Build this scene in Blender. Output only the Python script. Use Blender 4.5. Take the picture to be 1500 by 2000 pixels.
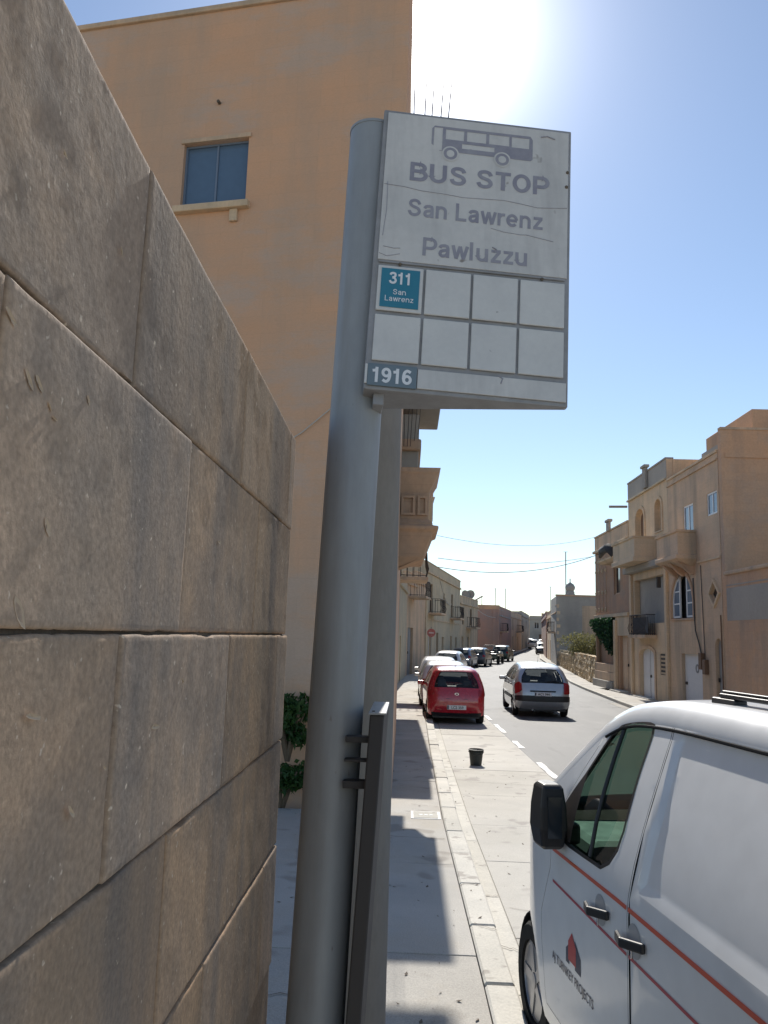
import bpy, bmesh, math, random
import numpy as np
from mathutils import Vector, Matrix, noise
from mathutils.geometry import delaunay_2d_cdt
random.seed(7)
scn = bpy.context.scene
for o in list(bpy.data.objects): bpy.data.objects.remove(o)
COL = scn.collection

# ------------------------------------------------------------------ camera
F = 1560.0; CAMH = 2.2
dY = np.array([(795-750)/F, -(1242-1000)/F, -1.0]); dY /= np.linalg.norm(dY)
uu = .0308
UP = np.array([uu, 1.0, (dY[0]*uu+dY[1])/-dY[2]]); UP /= np.linalg.norm(UP)
RX = np.cross(dY, UP)
Rm = np.stack([RX, dY, UP])
cd = bpy.data.cameras.new('camera'); cam = bpy.data.objects.new('camera', cd); COL.objects.link(cam)
cd.sensor_fit = 'HORIZONTAL'; cd.sensor_width = 36.0; cd.lens = 36*F/1500
cd.clip_start = .05; cd.clip_end = 3000
cam.matrix_world = Matrix.Translation((0, 0, CAMH)) @ Matrix(Rm.tolist()).to_4x4()
scn.camera = cam
# ------------------------------------------------------------------ sky and sun
SUN = Vector((.0135, .767, .641)).normalized()
EL = math.asin(SUN.z); AZ = math.atan2(SUN.x, SUN.y)
w = bpy.data.worlds.new('World'); scn.world = w; w.use_nodes = True
nt = w.node_tree; nt.nodes.clear()
sky = nt.nodes.new('ShaderNodeTexSky'); sky.sky_type = 'NISHITA'; sky.sun_disc = False
sky.sun_elevation = EL; sky.sun_rotation = AZ; sky.altitude = 60; sky.air_density = 1.0; sky.dust_density = .08; sky.ozone_density = 1.6
bg = nt.nodes.new('ShaderNodeBackground'); bg.inputs[1].default_value = .068
geo = nt.nodes.new('ShaderNodeTexCoord')
dot = nt.nodes.new('ShaderNodeVectorMath'); dot.operation = 'DOT_PRODUCT'; dot.inputs[1].default_value = SUN
nrm = nt.nodes.new('ShaderNodeVectorMath'); nrm.operation = 'NORMALIZE'
nt.links.new(geo.outputs['Generated'], nrm.inputs[0]); nt.links.new(nrm.outputs[0], dot.inputs[0])
def wm(op, a, b):
    n = nt.nodes.new('ShaderNodeMath'); n.operation = op
    for i, v in enumerate((a, b)):
        if isinstance(v, (int, float)): n.inputs[i].default_value = v
        else: nt.links.new(v, n.inputs[i])
    return n.outputs[0]
mx = wm('MAXIMUM', dot.outputs['Value'], 0.0)
glow = wm('ADD', wm('MULTIPLY', wm('POWER', mx, 1200), 14.0), wm('ADD', wm('MULTIPLY', wm('POWER', mx, 170), .55), wm('MULTIPLY', wm('POWER', mx, 30), .09)))
bg2 = nt.nodes.new('ShaderNodeBackground'); bg2.inputs[0].default_value = (1, .97, .93, 1)
nt.links.new(glow, bg2.inputs[1])
add = nt.nodes.new('ShaderNodeAddShader'); wo = nt.nodes.new('ShaderNodeOutputWorld')
hsv = nt.nodes.new('ShaderNodeHueSaturation'); hsv.inputs['Saturation'].default_value = .95
nt.links.new(sky.outputs[0], hsv.inputs['Color']); nt.links.new(hsv.outputs[0], bg.inputs[0]); nt.links.new(bg.outputs[0], add.inputs[0]); nt.links.new(bg2.outputs[0], add.inputs[1]); nt.links.new(add.outputs[0], wo.inputs[0])
sl = bpy.data.lights.new('sun', 'SUN'); sl.energy = 3.0; sl.angle = math.radians(.53); sl.color = (1, .95, .87)
so = bpy.data.objects.new('sun', sl); COL.objects.link(so); so.rotation_euler = SUN.to_track_quat('Z', 'Y').to_euler(); so.location = (0, 30, 40)
scn.view_settings.view_transform = 'Standard'; scn.view_settings.look = 'None'; scn.view_settings.gamma = 1; scn.view_settings.exposure = 1.05
scn.view_settings.use_curve_mapping = False
scn.cycles.max_bounces = 8; scn.cycles.transparent_max_bounces = 12; scn.cycles.caustics_reflective = False; scn.cycles.caustics_refractive = False
scn.cycles.use_denoising = True

# ------------------------------------------------------------------ helpers
def zg(y):
    return float(np.interp(y, [0, 10, 22, 28, 45, 70, 100, 150, 250, 500], [0, 0, -.15, -.22, -.22, -.2, .1, .8, 2., 3.]))
V = Vector
def link(o, parent=None, local=False):
    COL.objects.link(o)
    if parent is not None:
        o.parent = parent
        if parent.type == 'EMPTY' and not local:
            o.matrix_parent_inverse = Matrix.Translation(-parent.location)
    return o
def tag(o, label, cat, group=None, kind=None):
    if label: o['label'] = label
    if cat: o['category'] = cat
    if group: o['group'] = group
    if kind: o['kind'] = kind
    return o
def thing(name, label, cat, loc=(0, 0, 0), rz=0, group=None):
    o = bpy.data.objects.new(name, None); COL.objects.link(o); o.location = loc; o.rotation_euler = (0, 0, rz); o.empty_display_size = .2
    return tag(o, label, cat, group)
class MB:
    def __init__(s): s.v = []; s.f = []
    def add(s, vs, fs):
        n = len(s.v); s.v += [tuple(v) for v in vs]; s.f += [tuple(i+n for i in f) for f in fs]; return s
    def box(s, x0, x1, y0, y1, z0, z1):
        return s.add([(x0,y0,z0),(x1,y0,z0),(x1,y1,z0),(x0,y1,z0),(x0,y0,z1),(x1,y0,z1),(x1,y1,z1),(x0,y1,z1)],
                     [(0,3,2,1),(4,5,6,7),(0,1,5,4),(1,2,6,5),(2,3,7,6),(3,0,4,7)])
    def obox(s, c, a, b, d):      # centre and three half vectors
        c, a, b, d = V(c), V(a), V(b), V(d)
        vs = [c-a-b-d, c+a-b-d, c+a+b-d, c-a+b-d, c-a-b+d, c+a-b+d, c+a+b+d, c-a+b+d]
        fs = [(0,3,2,1),(4,5,6,7),(0,1,5,4),(1,2,6,5),(2,3,7,6),(3,0,4,7)]
        if a.cross(b).dot(d) < 0: fs = [f[::-1] for f in fs]
        return s.add(vs, fs)
    def prism(s, poly, z0, z1):   # poly [(x,y)] CCW
        n = len(poly)
        vs = [(x, y, z0) for x, y in poly]+[(x, y, z1) for x, y in poly]
        fs = [tuple(range(n))[::-1], tuple(range(n, 2*n))]+[(i, (i+1) % n, (i+1) % n+n, i+n) for i in range(n)]
        return s.add(vs, fs)
    def tube(s, pts, r, n=8, cap=True):
        pts = [V(p) for p in pts]; rs = r if isinstance(r, (list, tuple)) else [r]*len(pts)
        rings = []; up = None
        for i, p in enumerate(pts):
            t = (pts[min(i+1, len(pts)-1)]-pts[max(i-1, 0)]).normalized()
            if up is None: up = t.orthogonal().normalized()
            up = (up-t*up.dot(t)).normalized(); sd = t.cross(up)
            rings.append([p+(up*math.cos(2*math.pi*k/n)+sd*math.sin(2*math.pi*k/n))*rs[i] for k in range(n)])
        vs = [v for rg in rings for v in rg]; fs = []
        for i in range(len(pts)-1):
            for k in range(n): fs.append((i*n+k, i*n+(k+1) % n, (i+1)*n+(k+1) % n, (i+1)*n+k))
        if cap: fs += [tuple(range(n))[::-1], tuple(range((len(pts)-1)*n, len(pts)*n))]
        return s.add(vs, fs)
    def lathe(s, prof, n, M=Matrix.Identity(4), cap=True, closed=False):
        if closed: prof = list(prof)+[prof[0]]; cap = False   # prof [(r,z)] about local z
        vs = [M @ V((r*math.cos(2*math.pi*k/n), r*math.sin(2*math.pi*k/n), z)) for r, z in prof for k in range(n)]
        fs = [(i*n+k, i*n+(k+1) % n, (i+1)*n+(k+1) % n, (i+1)*n+k) for i in range(len(prof)-1) for k in range(n)]
        if cap: fs += [tuple(range(n))[::-1], tuple(range((len(prof)-1)*n, len(prof)*n))]
        return s.add(vs, fs)
    def build(s, name, mat, parent=None, local=False, smooth=False, bevel=0, seg=2):
        me = bpy.data.meshes.new(name); me.from_pydata(s.v, [], s.f); me.update()
        return finish(me, name, mat, parent, local, smooth, bevel, seg)
def finish(me, name, mat, parent=None, local=False, smooth=False, bevel=0, seg=2, weld=False):
    if weld or bevel:
        bm = bmesh.new(); bm.from_mesh(me); bmesh.ops.remove_doubles(bm, verts=bm.verts, dist=1e-5)
        bm.to_mesh(me); bm.free()
    if smooth:
        me.polygons.foreach_set('use_smooth', [True]*len(me.polygons))
    if mat: me.materials.append(mat)
    o = bpy.data.objects.new(name, me); link(o, parent, local)
    if smooth and smooth is not True: 
        try: me.set_sharp_from_angle(angle=math.radians(smooth))
        except Exception: pass
    if bevel:
        b = o.modifiers.new('bevel', 'BEVEL'); b.width = bevel; b.segments = seg; b.limit_method = 'ANGLE'; b.angle_limit = math.radians(40)
    return o
def struct(o): o['kind'] = 'structure'; return o

def inpoly(px, py, poly):
    n = len(poly); c = np.zeros(len(px), bool); j = n-1
    for i in range(n):
        xi, yi = poly[i]; xj, yj = poly[j]
        if yi != yj:
            c ^= ((yi > py) != (yj > py)) & (px < (xj-xi)*(py-yi)/(yj-yi)+xi)
        j = i
    return c
def cdt(outer, holes=(), step=None, lines=()):
    pts = []; edges = []
    def loop(pl, closed=True):
        b = len(pts); pts.extend([(float(a), float(c)) for a, c in pl])
        for i in range(len(pl)-(0 if closed else 1)): edges.append((b+i, b+(i+1) % len(pl)))
    loop(outer)
    for h in holes: loop(h)
    for l in lines: loop(l, False)
    if step:
        xs = [p[0] for p in outer]; ys = [p[1] for p in outer]
        sx, sy = step if isinstance(step, tuple) else (step, step)
        gx, gy = np.meshgrid(np.arange(min(xs)+sx*.5, max(xs), sx), np.arange(min(ys)+sy*.5, max(ys), sy))
        gx, gy = gx.ravel(), gy.ravel(); m = inpoly(gx, gy, outer)
        for h in holes: m &= ~inpoly(gx, gy, h)
        bp = np.array(pts)
        gx, gy = gx[m], gy[m]
        for x, y in zip(gx, gy):
            if np.min(((bp[:, 0]-x)/sx)**2+((bp[:, 1]-y)/sy)**2) > .09: pts.append((float(x), float(y)))
    r = delaunay_2d_cdt([V(p) for p in pts], edges, [], 0, 1e-6)
    vo = [(v.x, v.y) for v in r[0]]; fo = r[2]
    if not fo: return vo, []
    cx = np.array([sum(vo[i][0] for i in f)/3 for f in fo]); cy = np.array([sum(vo[i][1] for i in f)/3 for f in fo])
    m = inpoly(cx, cy, outer)
    for h in holes: m &= ~inpoly(cx, cy, h)
    fs = []
    for k, f in enumerate(fo):
        if m[k]:
            a, b, c = [vo[i] for i in f]
            fs.append(tuple(f) if (b[0]-a[0])*(c[1]-a[1])-(b[1]-a[1])*(c[0]-a[0]) > 0 else tuple(f)[::-1])
    return vo, fs
def shrink(poly, d):              # inset a CCW polygon
    n = len(poly); out = []
    for i in range(n):
        p0, p1, p2 = V(poly[i-1]), V(poly[i]), V(poly[(i+1) % n])
        a = (p1-p0); b = (p2-p1)
        if a.length < 1e-9 or b.length < 1e-9: out.append(tuple(p1)); continue
        a.normalize(); b.normalize()
        na, nb = V((-a.y, a.x)), V((-b.y, b.x)); m = na+nb
        if m.length < 1e-6: m = na
        m.normalize(); k = d/max(.35, m.dot(na)); out.append(tuple(p1+m*k))
    return out
def catmull(pts, sharp, step=.05):
    out = []; n = len(pts)
    for i in range(n-1):
        p1, p2 = V(pts[i]), V(pts[i+1])
        p0 = V(pts[i-1]) if i > 0 and i not in sharp else p1-(p2-p1)
        p3 = V(pts[i+2]) if i+2 < n and (i+1) not in sharp else p2+(p2-p1)
        k = max(2, int((p2-p1).length/step))
        for j in range(k):
            t = j/k; out.append(((2*p1)+(-p0+p2)*t+(2*p0-5*p1+4*p2-p3)*t*t+(-p0+3*p1-3*p2+p3)*t**3)*.5)
    out.append(V(pts[-1])); return out
def rect(a, b, c, d): return [(a, c), (b, c), (b, d), (a, d)]
def arch(a, b, c, d, rise, n=10):
    pts = [(a, c), (b, c), (b, d-rise)]
    for i in range(1, n): 
        t = math.pi*i/n; pts.append(((a+b)/2+(b-a)/2*math.cos(t), d-rise+rise*math.sin(t)))
    return pts+[(a, d-rise)]
def rrect(a, b, c, d, r, n=4):
    out = []
    for cx, cy, t0 in ((b-r, c+r, -90), (b-r, d-r, 0), (a+r, d-r, 90), (a+r, c+r, 180)):
        for i in range(n+1):
            t = math.radians(t0+90*i/n); out.append((cx+r*math.cos(t), cy+r*math.sin(t)))
    return out

# ------------------------------------------------------------------ materials
def pmat(name, c1, c2=None, rough=.85, ns=1.5, bump=.25, bs=30, metal=0, spec=.35, coat=0, stretch=(1, 1, 1), lo=.35, hi=.65, coord='pos', fine=.18, fs=60, streak=None, spots=None, bdist=.01, patch=None, orand=0, courses=0):
    m = bpy.data.materials.new(name); m.use_nodes = True; nt = m.node_tree; N = nt.nodes; L = nt.links
    b = N['Principled BSDF']; b.inputs['Roughness'].default_value = rough; b.inputs['Metallic'].default_value = metal
    b.inputs['Specular IOR Level'].default_value = spec
    if coat: b.inputs['Coat Weight'].default_value = coat; b.inputs['Coat Roughness'].default_value = .04
    c2 = c2 or tuple(x*.75 for x in c1)
    if coord == 'pos': src = N.new('ShaderNodeNewGeometry').outputs['Position']
    else: src = N.new('ShaderNodeTexCoord').outputs['Object']
    mp = N.new('ShaderNodeMapping'); mp.inputs['Scale'].default_value = stretch; L.new(src, mp.inputs[0])
    def nz(scale, det=6, vec=None, r=.6):
        n = N.new('ShaderNodeTexNoise'); n.inputs['Scale'].default_value = scale; n.inputs['Detail'].default_value = det; n.inputs['Roughness'].default_value = r
        L.new(vec or mp.outputs[0], n.inputs['Vector']); return n.outputs['Fac']
    def ramp(f, a, bb):
        r = N.new('ShaderNodeMapRange'); r.inputs[1].default_value = a; r.inputs[2].default_value = bb; L.new(f, r.inputs[0]); return r.outputs[0]
    def mix(f, a, c, mode='MIX'):
        x = N.new('ShaderNodeMix'); x.data_type = 'RGBA'; x.blend_type = mode
        if isinstance(f, float): x.inputs[0].default_value = f
        else: L.new(f, x.inputs[0])
        for i, q in ((6, a), (7, c)):
            if isinstance(q, tuple): x.inputs[i].default_value = (*q, 1)
            else: L.new(q, x.inputs[i])
        return x.outputs[2]
    col = mix(ramp(nz(ns), lo, hi), c1, c2)
    if patch:
        pc, pa, psc = patch
        col = mix(N_mul(N, L, ramp(nz(psc, 8, None, .68), .50, .60), pa), col, pc)
    if streak:
        sc, amt, (sx, sz) = streak
        m2 = N.new('ShaderNodeMapping'); m2.inputs['Scale'].default_value = (sx, sx, sz); L.new(src, m2.inputs[0])
        n = nz(1.0, 5, m2.outputs[0]); col = mix(N_mul(N, L, ramp(n, .46, .72), amt), col, sc)
    if spots:
        sc, scale, th = spots
        col = mix(ramp(nz(scale, 2), th, th+.06), col, sc)
    if fine:
        f = ramp(nz(fs, 4), .2, .8)
        g = mix(f, tuple([1-fine]*3), tuple([1+fine]*3)); col = mix(1.0, col, g, 'MULTIPLY')
    if orand:
        oi = N.new('ShaderNodeObjectInfo'); r = N.new('ShaderNodeMapRange'); r.inputs[3].default_value = 1-orand; r.inputs[4].default_value = 1+orand; L.new(oi.outputs['Random'], r.inputs[0])
        hs = N.new('ShaderNodeHueSaturation'); L.new(col, hs.inputs['Color']); L.new(r.outputs[0], hs.inputs['Value'])
        r2 = N.new('ShaderNodeMapRange'); r2.inputs[3].default_value = 1.08; r2.inputs[4].default_value = .93; L.new(oi.outputs['Random'], r2.inputs[0]); L.new(r2.outputs[0], hs.inputs['Saturation']); col = hs.outputs[0]
    if courses:
        sx = N.new('ShaderNodeSeparateXYZ'); L.new(src, sx.inputs[0]); ad = N.new('ShaderNodeMath'); L.new(sx.outputs[0], ad.inputs[0]); L.new(sx.outputs[1], ad.inputs[1])
        cb = N.new('ShaderNodeCombineXYZ'); L.new(ad.outputs[0], cb.inputs[0]); L.new(sx.outputs[2], cb.inputs[1])
        br = N.new('ShaderNodeTexBrick'); br.inputs['Scale'].default_value = 1; br.inputs['Brick Width'].default_value = .57; br.inputs['Row Height'].default_value = .265; br.inputs['Mortar Size'].default_value = .006; br.inputs['Mortar Smooth'].default_value = .6
        br.inputs['Color1'].default_value = (1+courses*.5,)*3+(1,); br.inputs['Color2'].default_value = (1-courses*.5,)*3+(1,); br.inputs['Mortar'].default_value = (1-courses*1.6,)*3+(1,)
        L.new(cb.outputs[0], br.inputs['Vector']); col = mix(1.0, col, br.outputs['Color'], 'MULTIPLY')
    L.new(col, b.inputs['Base Color'])
    if bump:
        bp = N.new('ShaderNodeBump'); bp.inputs['Strength'].default_value = bump; bp.inputs['Distance'].default_value = bdist
        L.new(nz(bs, 8), bp.inputs['Height']); L.new(bp.outputs[0], b.inputs['Normal'])
    return m
def N_mul(N, L, s, k):
    n = N.new('ShaderNodeMath'); n.operation = 'MULTIPLY'; n.inputs[1].default_value = k; L.new(s, n.inputs[0]); return n.outputs[0]
def plain(name, c, rough=.5, metal=0, spec=.5, coat=0):
    m = bpy.data.materials.new(name); m.use_nodes = True; b = m.node_tree.nodes['Principled BSDF']
    nt = m.node_tree; tc = nt.nodes.new('ShaderNodeTexCoord'); n = nt.nodes.new('ShaderNodeTexNoise'); n.inputs['Scale'].default_value = 9; n.inputs['Detail'].default_value = 5
    nt.links.new(tc.outputs['Object'], n.inputs['Vector'])
    mr = nt.nodes.new('ShaderNodeMapRange'); mr.inputs[3].default_value = max(0, rough*.85); mr.inputs[4].default_value = min(1, rough*1.25+.01); nt.links.new(n.outputs['Fac'], mr.inputs[0]); nt.links.new(mr.outputs[0], b.inputs['Roughness'])
    mx = nt.nodes.new('ShaderNodeMix'); mx.data_type = 'RGBA'; mx.inputs[6].default_value = (*[x*.9 for x in c], 1); mx.inputs[7].default_value = (*[min(1, x*1.08) for x in c], 1)
    nt.links.new(n.outputs['Fac'], mx.inputs[0]); nt.links.new(mx.outputs[2], b.inputs['Base Color'])
    b.inputs['Metallic'].default_value = metal; b.inputs['Specular IOR Level'].default_value = spec
    if coat: b.inputs['Coat Weight'].default_value = coat; b.inputs['Coat Roughness'].default_value = .03
    return m
def tint_glass(name, c, refl=1.0):
    m = bpy.data.materials.new(name); m.use_nodes = True; nt = m.node_tree; nt.nodes.clear()
    t = nt.nodes.new('ShaderNodeBsdfTransparent'); t.inputs[0].default_value = (*c, 1)
    g = nt.nodes.new('ShaderNodeBsdfGlossy'); g.inputs['Roughness'].default_value = .02; g.inputs[0].default_value = (refl, refl, refl, 1)
    f = nt.nodes.new('ShaderNodeFresnel'); f.inputs[0].default_value = 1.5
    x = nt.nodes.new('ShaderNodeMixShader'); o = nt.nodes.new('ShaderNodeOutputMaterial')
    nt.links.new(f.outputs[0], x.inputs[0]); nt.links.new(t.outputs[0], x.inputs[1]); nt.links.new(g.outputs[0], x.inputs[2]); nt.links.new(x.outputs[0], o.inputs[0])
    return m
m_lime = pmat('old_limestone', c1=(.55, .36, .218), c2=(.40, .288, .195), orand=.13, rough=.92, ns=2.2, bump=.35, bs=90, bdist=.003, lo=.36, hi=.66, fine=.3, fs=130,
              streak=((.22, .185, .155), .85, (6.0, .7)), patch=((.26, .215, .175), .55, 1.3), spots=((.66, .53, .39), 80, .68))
m_mortar = pmat('dark_mortar', (.17, .135, .10), (.11, .09, .07), bump=.5, bs=80)
m_orange = pmat('orange_render', courses=.03, patch=((.54, .42, .34), .6, .5), c1=(.67, .395, .24), c2=(.58, .39, .27), rough=.95, ns=.5, bump=.18, bs=12, stretch=(1, 1, 2.2), fine=.07, fs=30, streak=((.47, .35, .26), .8, (.9, .14)))
m_tan = pmat('tan_limestone', courses=.055, patch=((.46, .36, .28), .5, .55), c1=(.66, .465, .31), c2=(.56, .42, .295), rough=.95, ns=.7, bump=.2, bs=14, fine=.1, fs=18, streak=((.30, .255, .2), .8, (1.3, .12)))
m_tan2 = pmat('yellow_limestone', courses=.055, patch=((.50, .41, .31), .5, .6), c1=(.69, .515, .34), c2=(.60, .465, .325), rough=.95, ns=.8, bump=.2, bs=14, fine=.1, fs=18, streak=((.36, .3, .22), .8, (1.2, .1)))
m_brownst = pmat('brown_limestone', courses=.055, patch=((.42, .33, .26), .5, .4), c1=(.60, .36, .215), c2=(.52, .35, .235), rough=.95, ns=.5, bump=.2, bs=10, fine=.1, fs=14, streak=((.30, .24, .19), .8, (.8, .12)))
m_red = pmat('weathered_red_render', courses=.055, patch=((.34, .26, .2), .6, .7), c1=(.46, .27, .17), c2=(.42, .29, .2), rough=.95, ns=.9, bump=.2, bs=14, fine=.1, fs=18, streak=((.27, .2, .16), .8, (1.4, .15)))
m_pink = pmat('pink_render', patch=((.30, .24, .22), .6, .3), c1=(.44, .27, .21), c2=(.38, .25, .21), rough=.95, ns=.3, bump=.15, bs=8, fine=.1, fs=10, streak=((.30, .23, .2), .8, (.5, .1)))
m_greyr = pmat('grey_cement_render', patch=((.29, .275, .25), .6, .35), c1=(.40, .37, .325), c2=(.34, .32, .29), rough=.95, ns=.35, bump=.15, bs=8, fine=.07, fs=10, streak=((.26, .25, .23), .8, (.45, .1)))
m_cream = pmat('cream_render', courses=.055, patch=((.46, .40, .30), .6, .5), c1=(.60, .49, .33), c2=(.54, .45, .32), rough=.93, ns=.6, bump=.15, bs=10, fine=.08, fs=12, streak=((.42, .36, .27), .8, (.8, .1)))
m_rubble = pmat('rubble_stone', orand=.18, c1=(.56, .44, .28), c2=(.42, .33, .22), rough=.95, ns=2.2, bump=.6, bs=16, fine=.2, fs=20)
m_conc = pmat('pale_concrete', orand=.07, c1=(.50, .475, .425), c2=(.43, .41, .37), rough=.9, ns=.9, bump=.25, bs=45, fine=.13, fs=70, streak=None, spots=((.35, .325, .295), 2.0, .61), patch=((.42, .395, .345), .5, .6))
m_concg = pmat('pavement_concrete', orand=.07, c1=(.46, .435, .39), c2=(.39, .37, .335), rough=.92, ns=1.1, bump=.3, bs=60, fine=.26, fs=110, spots=((.31, .285, .25), 1.7, .60), patch=((.40, .36, .30), .6, .8))
m_kerb = pmat('kerb_concrete', orand=.07, c1=(.56, .53, .465), c2=(.47, .45, .40), rough=.9, ns=2, bump=.35, bs=40, fine=.15, fs=60, spots=((.36, .33, .29), 5, .62))
m_asph = pmat('worn_asphalt', (.118, .116, .112), (.088, .087, .085), rough=.70, ns=.35, bump=.35, bs=120, fine=.16, fs=160, stretch=(1.6, .35, 1), spec=.4, spots=((.085, .083, .08), 1.1, .60), patch=((.14, .137, .13), .6, .5))
m_ground = pmat('dry_ground', (.36, .29, .2), (.28, .23, .16), ns=.4, bump=.4, bs=8)
m_white = plain('white_paint', (.74, .73, .70), .55)
m_worn = pmat('worn_road_paint', (.72, .71, .68), (.42, .41, .39), rough=.7, ns=7, lo=.45, hi=.68, bump=.15, bs=80, fine=.1)
m_steel = pmat('painted_grey_pole', (.34, .355, .36), (.29, .305, .315), rough=.42, ns=3, bump=.03, bs=20, fine=.05, fs=40, spec=.5, stretch=(1, 1, .5), streak=((.20, .18, .155), .45, (16, 1.4)), spots=((.16, .11, .08), 34, .72))
m_post = pmat('grey_concrete_post', (.27, .25, .22), (.225, .21, .19), rough=.9, ns=2, bump=.2, bs=40, fine=.08, fs=60, stretch=(1, 1, .4))
m_signw = pmat('weathered_sign_face', (.68, .655, .615), (.60, .585, .555), rough=.45, ns=6, bump=.04, bs=30, fine=.05, fs=70, spots=((.30, .27, .24), 26, .70), streak=((.44, .42, .40), .5, (20, 2)))
m_signf = pmat('grey_sign_frame', (.36, .355, .36), (.28, .275, .27), rough=.5, ns=12, bump=.05, bs=50, fine=.08, fs=60)
m_tile = pmat('white_route_tile', (.70, .685, .645), (.64, .625, .595), rough=.4, ns=9, bump=.02, bs=40, fine=.04, fs=80, spots=((.35, .33, .31), 40, .735))
m_teal = plain('teal_route_tile', (.035, .22, .31), .4)
m_plate = plain('grey_number_tile', (.17, .22, .25), .45)
m_letter = pmat('faded_grey_lettering', (.285, .275, .32), (.36, .35, .38), rough=.5, ns=22, bump=0, fine=.08)
m_letw = plain('white_lettering', (.82, .82, .82), .45)
m_black = plain('black_plastic', (.012, .012, .014), .42)
m_rubber = plain('tyre_rubber', (.018, .018, .018), .85, spec=.2)
m_seam = plain('dark_gap', (.02, .02, .022), .8, spec=.1)
m_iron = plain('dark_wrought_iron', (.045, .04, .038), .6)
m_wire = plain('cable_sheath', (.06, .06, .06), .7)
m_cablew = plain('pale_cable', (.5, .48, .44), .7)
m_dglass = plain('dark_window_glass', (.025, .032, .04), .06, spec=.6)
m_bglass = plain('blue_window_glass', (.10, .16, .24), .08, spec=.6)
m_shut = plain('blue_grey_shutter', (.16, .21, .29), .6)
m_alu = plain('white_aluminium', (.72, .74, .76), .4)
m_wood = plain('brown_timber', (.15, .085, .05), .6)
m_doorw = plain('white_painted_door', (.62, .62, .63), .5)
m_doorg = plain('grey_painted_door', (.24, .245, .25), .5)
def leafy(m, c):
    nt = m.node_tree; b = nt.nodes['Principled BSDF']; o = nt.nodes['Material Output']
    t = nt.nodes.new('ShaderNodeBsdfTranslucent'); t.inputs[0].default_value = (*c, 1); x = nt.nodes.new('ShaderNodeMixShader'); x.inputs[0].default_value = .4
    nt.links.new(b.outputs[0], x.inputs[1]); nt.links.new(t.outputs[0], x.inputs[2]); nt.links.new(x.outputs[0], o.inputs[0]); return m
m_green = leafy(pmat('climber_leaves', (.018, .055, .03), (.03, .085, .035), rough=.6, ns=3, bump=0, fine=.3, fs=9), (.02, .06, .02))
m_leaf = leafy(pmat('caper_leaves', (.05, .115, .03), (.03, .075, .025), rough=.5, ns=4, bump=0, fine=.3, fs=15), (.06, .14, .02))
m_olive = leafy(pmat('olive_foliage', (.16, .155, .07), (.10, .105, .05), rough=.65, ns=2, bump=0, fine=.3, fs=7), (.19, .18, .07))
m_bark = pmat('bark', (.16, .12, .08), bump=.5, bs=20)
m_vanw = plain('white_van_paint', (.70, .70, .695), .34, coat=.6)
m_redp = plain('red_car_paint', (.46, .006, .02), .25, coat=1)
m_silv = plain('silver_car_paint', (.46, .47, .48), .3, metal=.55, coat=.8)
m_wcar = plain('white_car_paint', (.74, .74, .73), .28, coat=.8)
m_blucar = plain('slate_car_paint', (.16, .19, .24), .3, metal=.3, coat=.8)
m_dkcar = plain('dark_grey_car_paint', (.05, .055, .065), .3, coat=.8)
m_grcar = plain('dark_green_car_paint', (.02, .05, .035), .35, coat=.6)
m_lamp = plain('red_lamp_lens', (.36, .01, .015), .15, spec=.6)
m_chrome = plain('chrome', (.6, .6, .62), .18, metal=1)
m_rim = plain('alloy_rim', (.38, .38, .39), .35, metal=.8)
m_inter = plain('dark_interior', (.03, .032, .036), .8)
m_seat = plain('grey_seat_cloth', (.10, .105, .11), .9)
m_cup = plain('handle_cup_grey', (.36, .36, .37), .4)
m_orgs = plain('orange_stripe', (.62, .09, .03), .35, coat=.5)
m_reds = plain('dark_red_stripe', (.42, .03, .04), .35, coat=.5)
m_navy = plain('navy_print', (.03, .035, .07), .4)
m_redpr = plain('red_print', (.45, .04, .04), .4)
m_glass = tint_glass('clear_car_glass', (.93, .97, .95))
m_vglass = tint_glass('green_tinted_van_glass', (.72, .98, .85))
m_bucket = plain('black_bucket_plastic', (.016, .02, .018), .5)
m_rsign = pmat('faded_red_sign', (.42, .09, .08), (.5, .22, .19), ns=9, bump=0, rough=.5)

# ------------------------------------------------------------------ ground, road, pavements
def lerpf(pts):
    ys = [p[1] for p in pts]; xs = [p[0] for p in pts]
    return lambda y: float(np.interp(y, ys, xs))
LF = lerpf([(-.2, -20), (-.2, 19), (-.5, 38), (-.05, 47.8), (.54, 51.4), (1.32, 55), (4.8, 74), (7.3, 84), (10.8, 95), (15.8, 118), (22.5, 150), (27.5, 176)])     # left house fronts
LK = lerpf([(.57, -20), (.53, 5), (.47, 10), (.50, 16), (.57, 23), (.58, 36), (.85, 46), (1.3, 51.5), (2.2, 55), (5.6, 74), (8.1, 84), (11.5, 95), (16.4, 118), (23, 150), (28, 176)])
RK = lerpf([(7.0, -20), (7.7, 15), (8.2, 25), (8.5, 32.6), (9.0, 41.3), (9.5, 47.5), (13.3, 76), (15.2, 93), (20.3, 125), (26, 150), (34, 176)])
RF = lerpf([(10.4, -20), (10.4, 45), (14.2, 76), (15.9, 93), (21, 125), (27, 150), (36, 176)])
YS = sorted(set([-20, -10, -5]+[i*.5 for i in range(0, 60)]+[30+i for i in range(0, 40)]+[70+2*i for i in range(0, 54)]))
def strip(fa, fb, zo, ys=YS, z2=None, nx=1):
    mb = MB(); vs = []; fs = []
    for y in ys:
        a, b = fa(y), fb(y)
        for k in range(nx+1):
            t = k/nx; vs.append((a+(b-a)*t, y, zg(y)+zo+((z2-zo)*t if z2 is not None else 0)))
    for i in range(len(ys)-1):
        for k in range(nx):
            q = i*(nx+1)+k; fs.append((q, q+1, q+nx+2, q+nx+1))
    mb.add(vs, fs); return mb
ty = [-300, -40, -20]+[i for i in range(-10, 110, 2)]+[110, 150, 200, 250, 500, 900]
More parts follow.
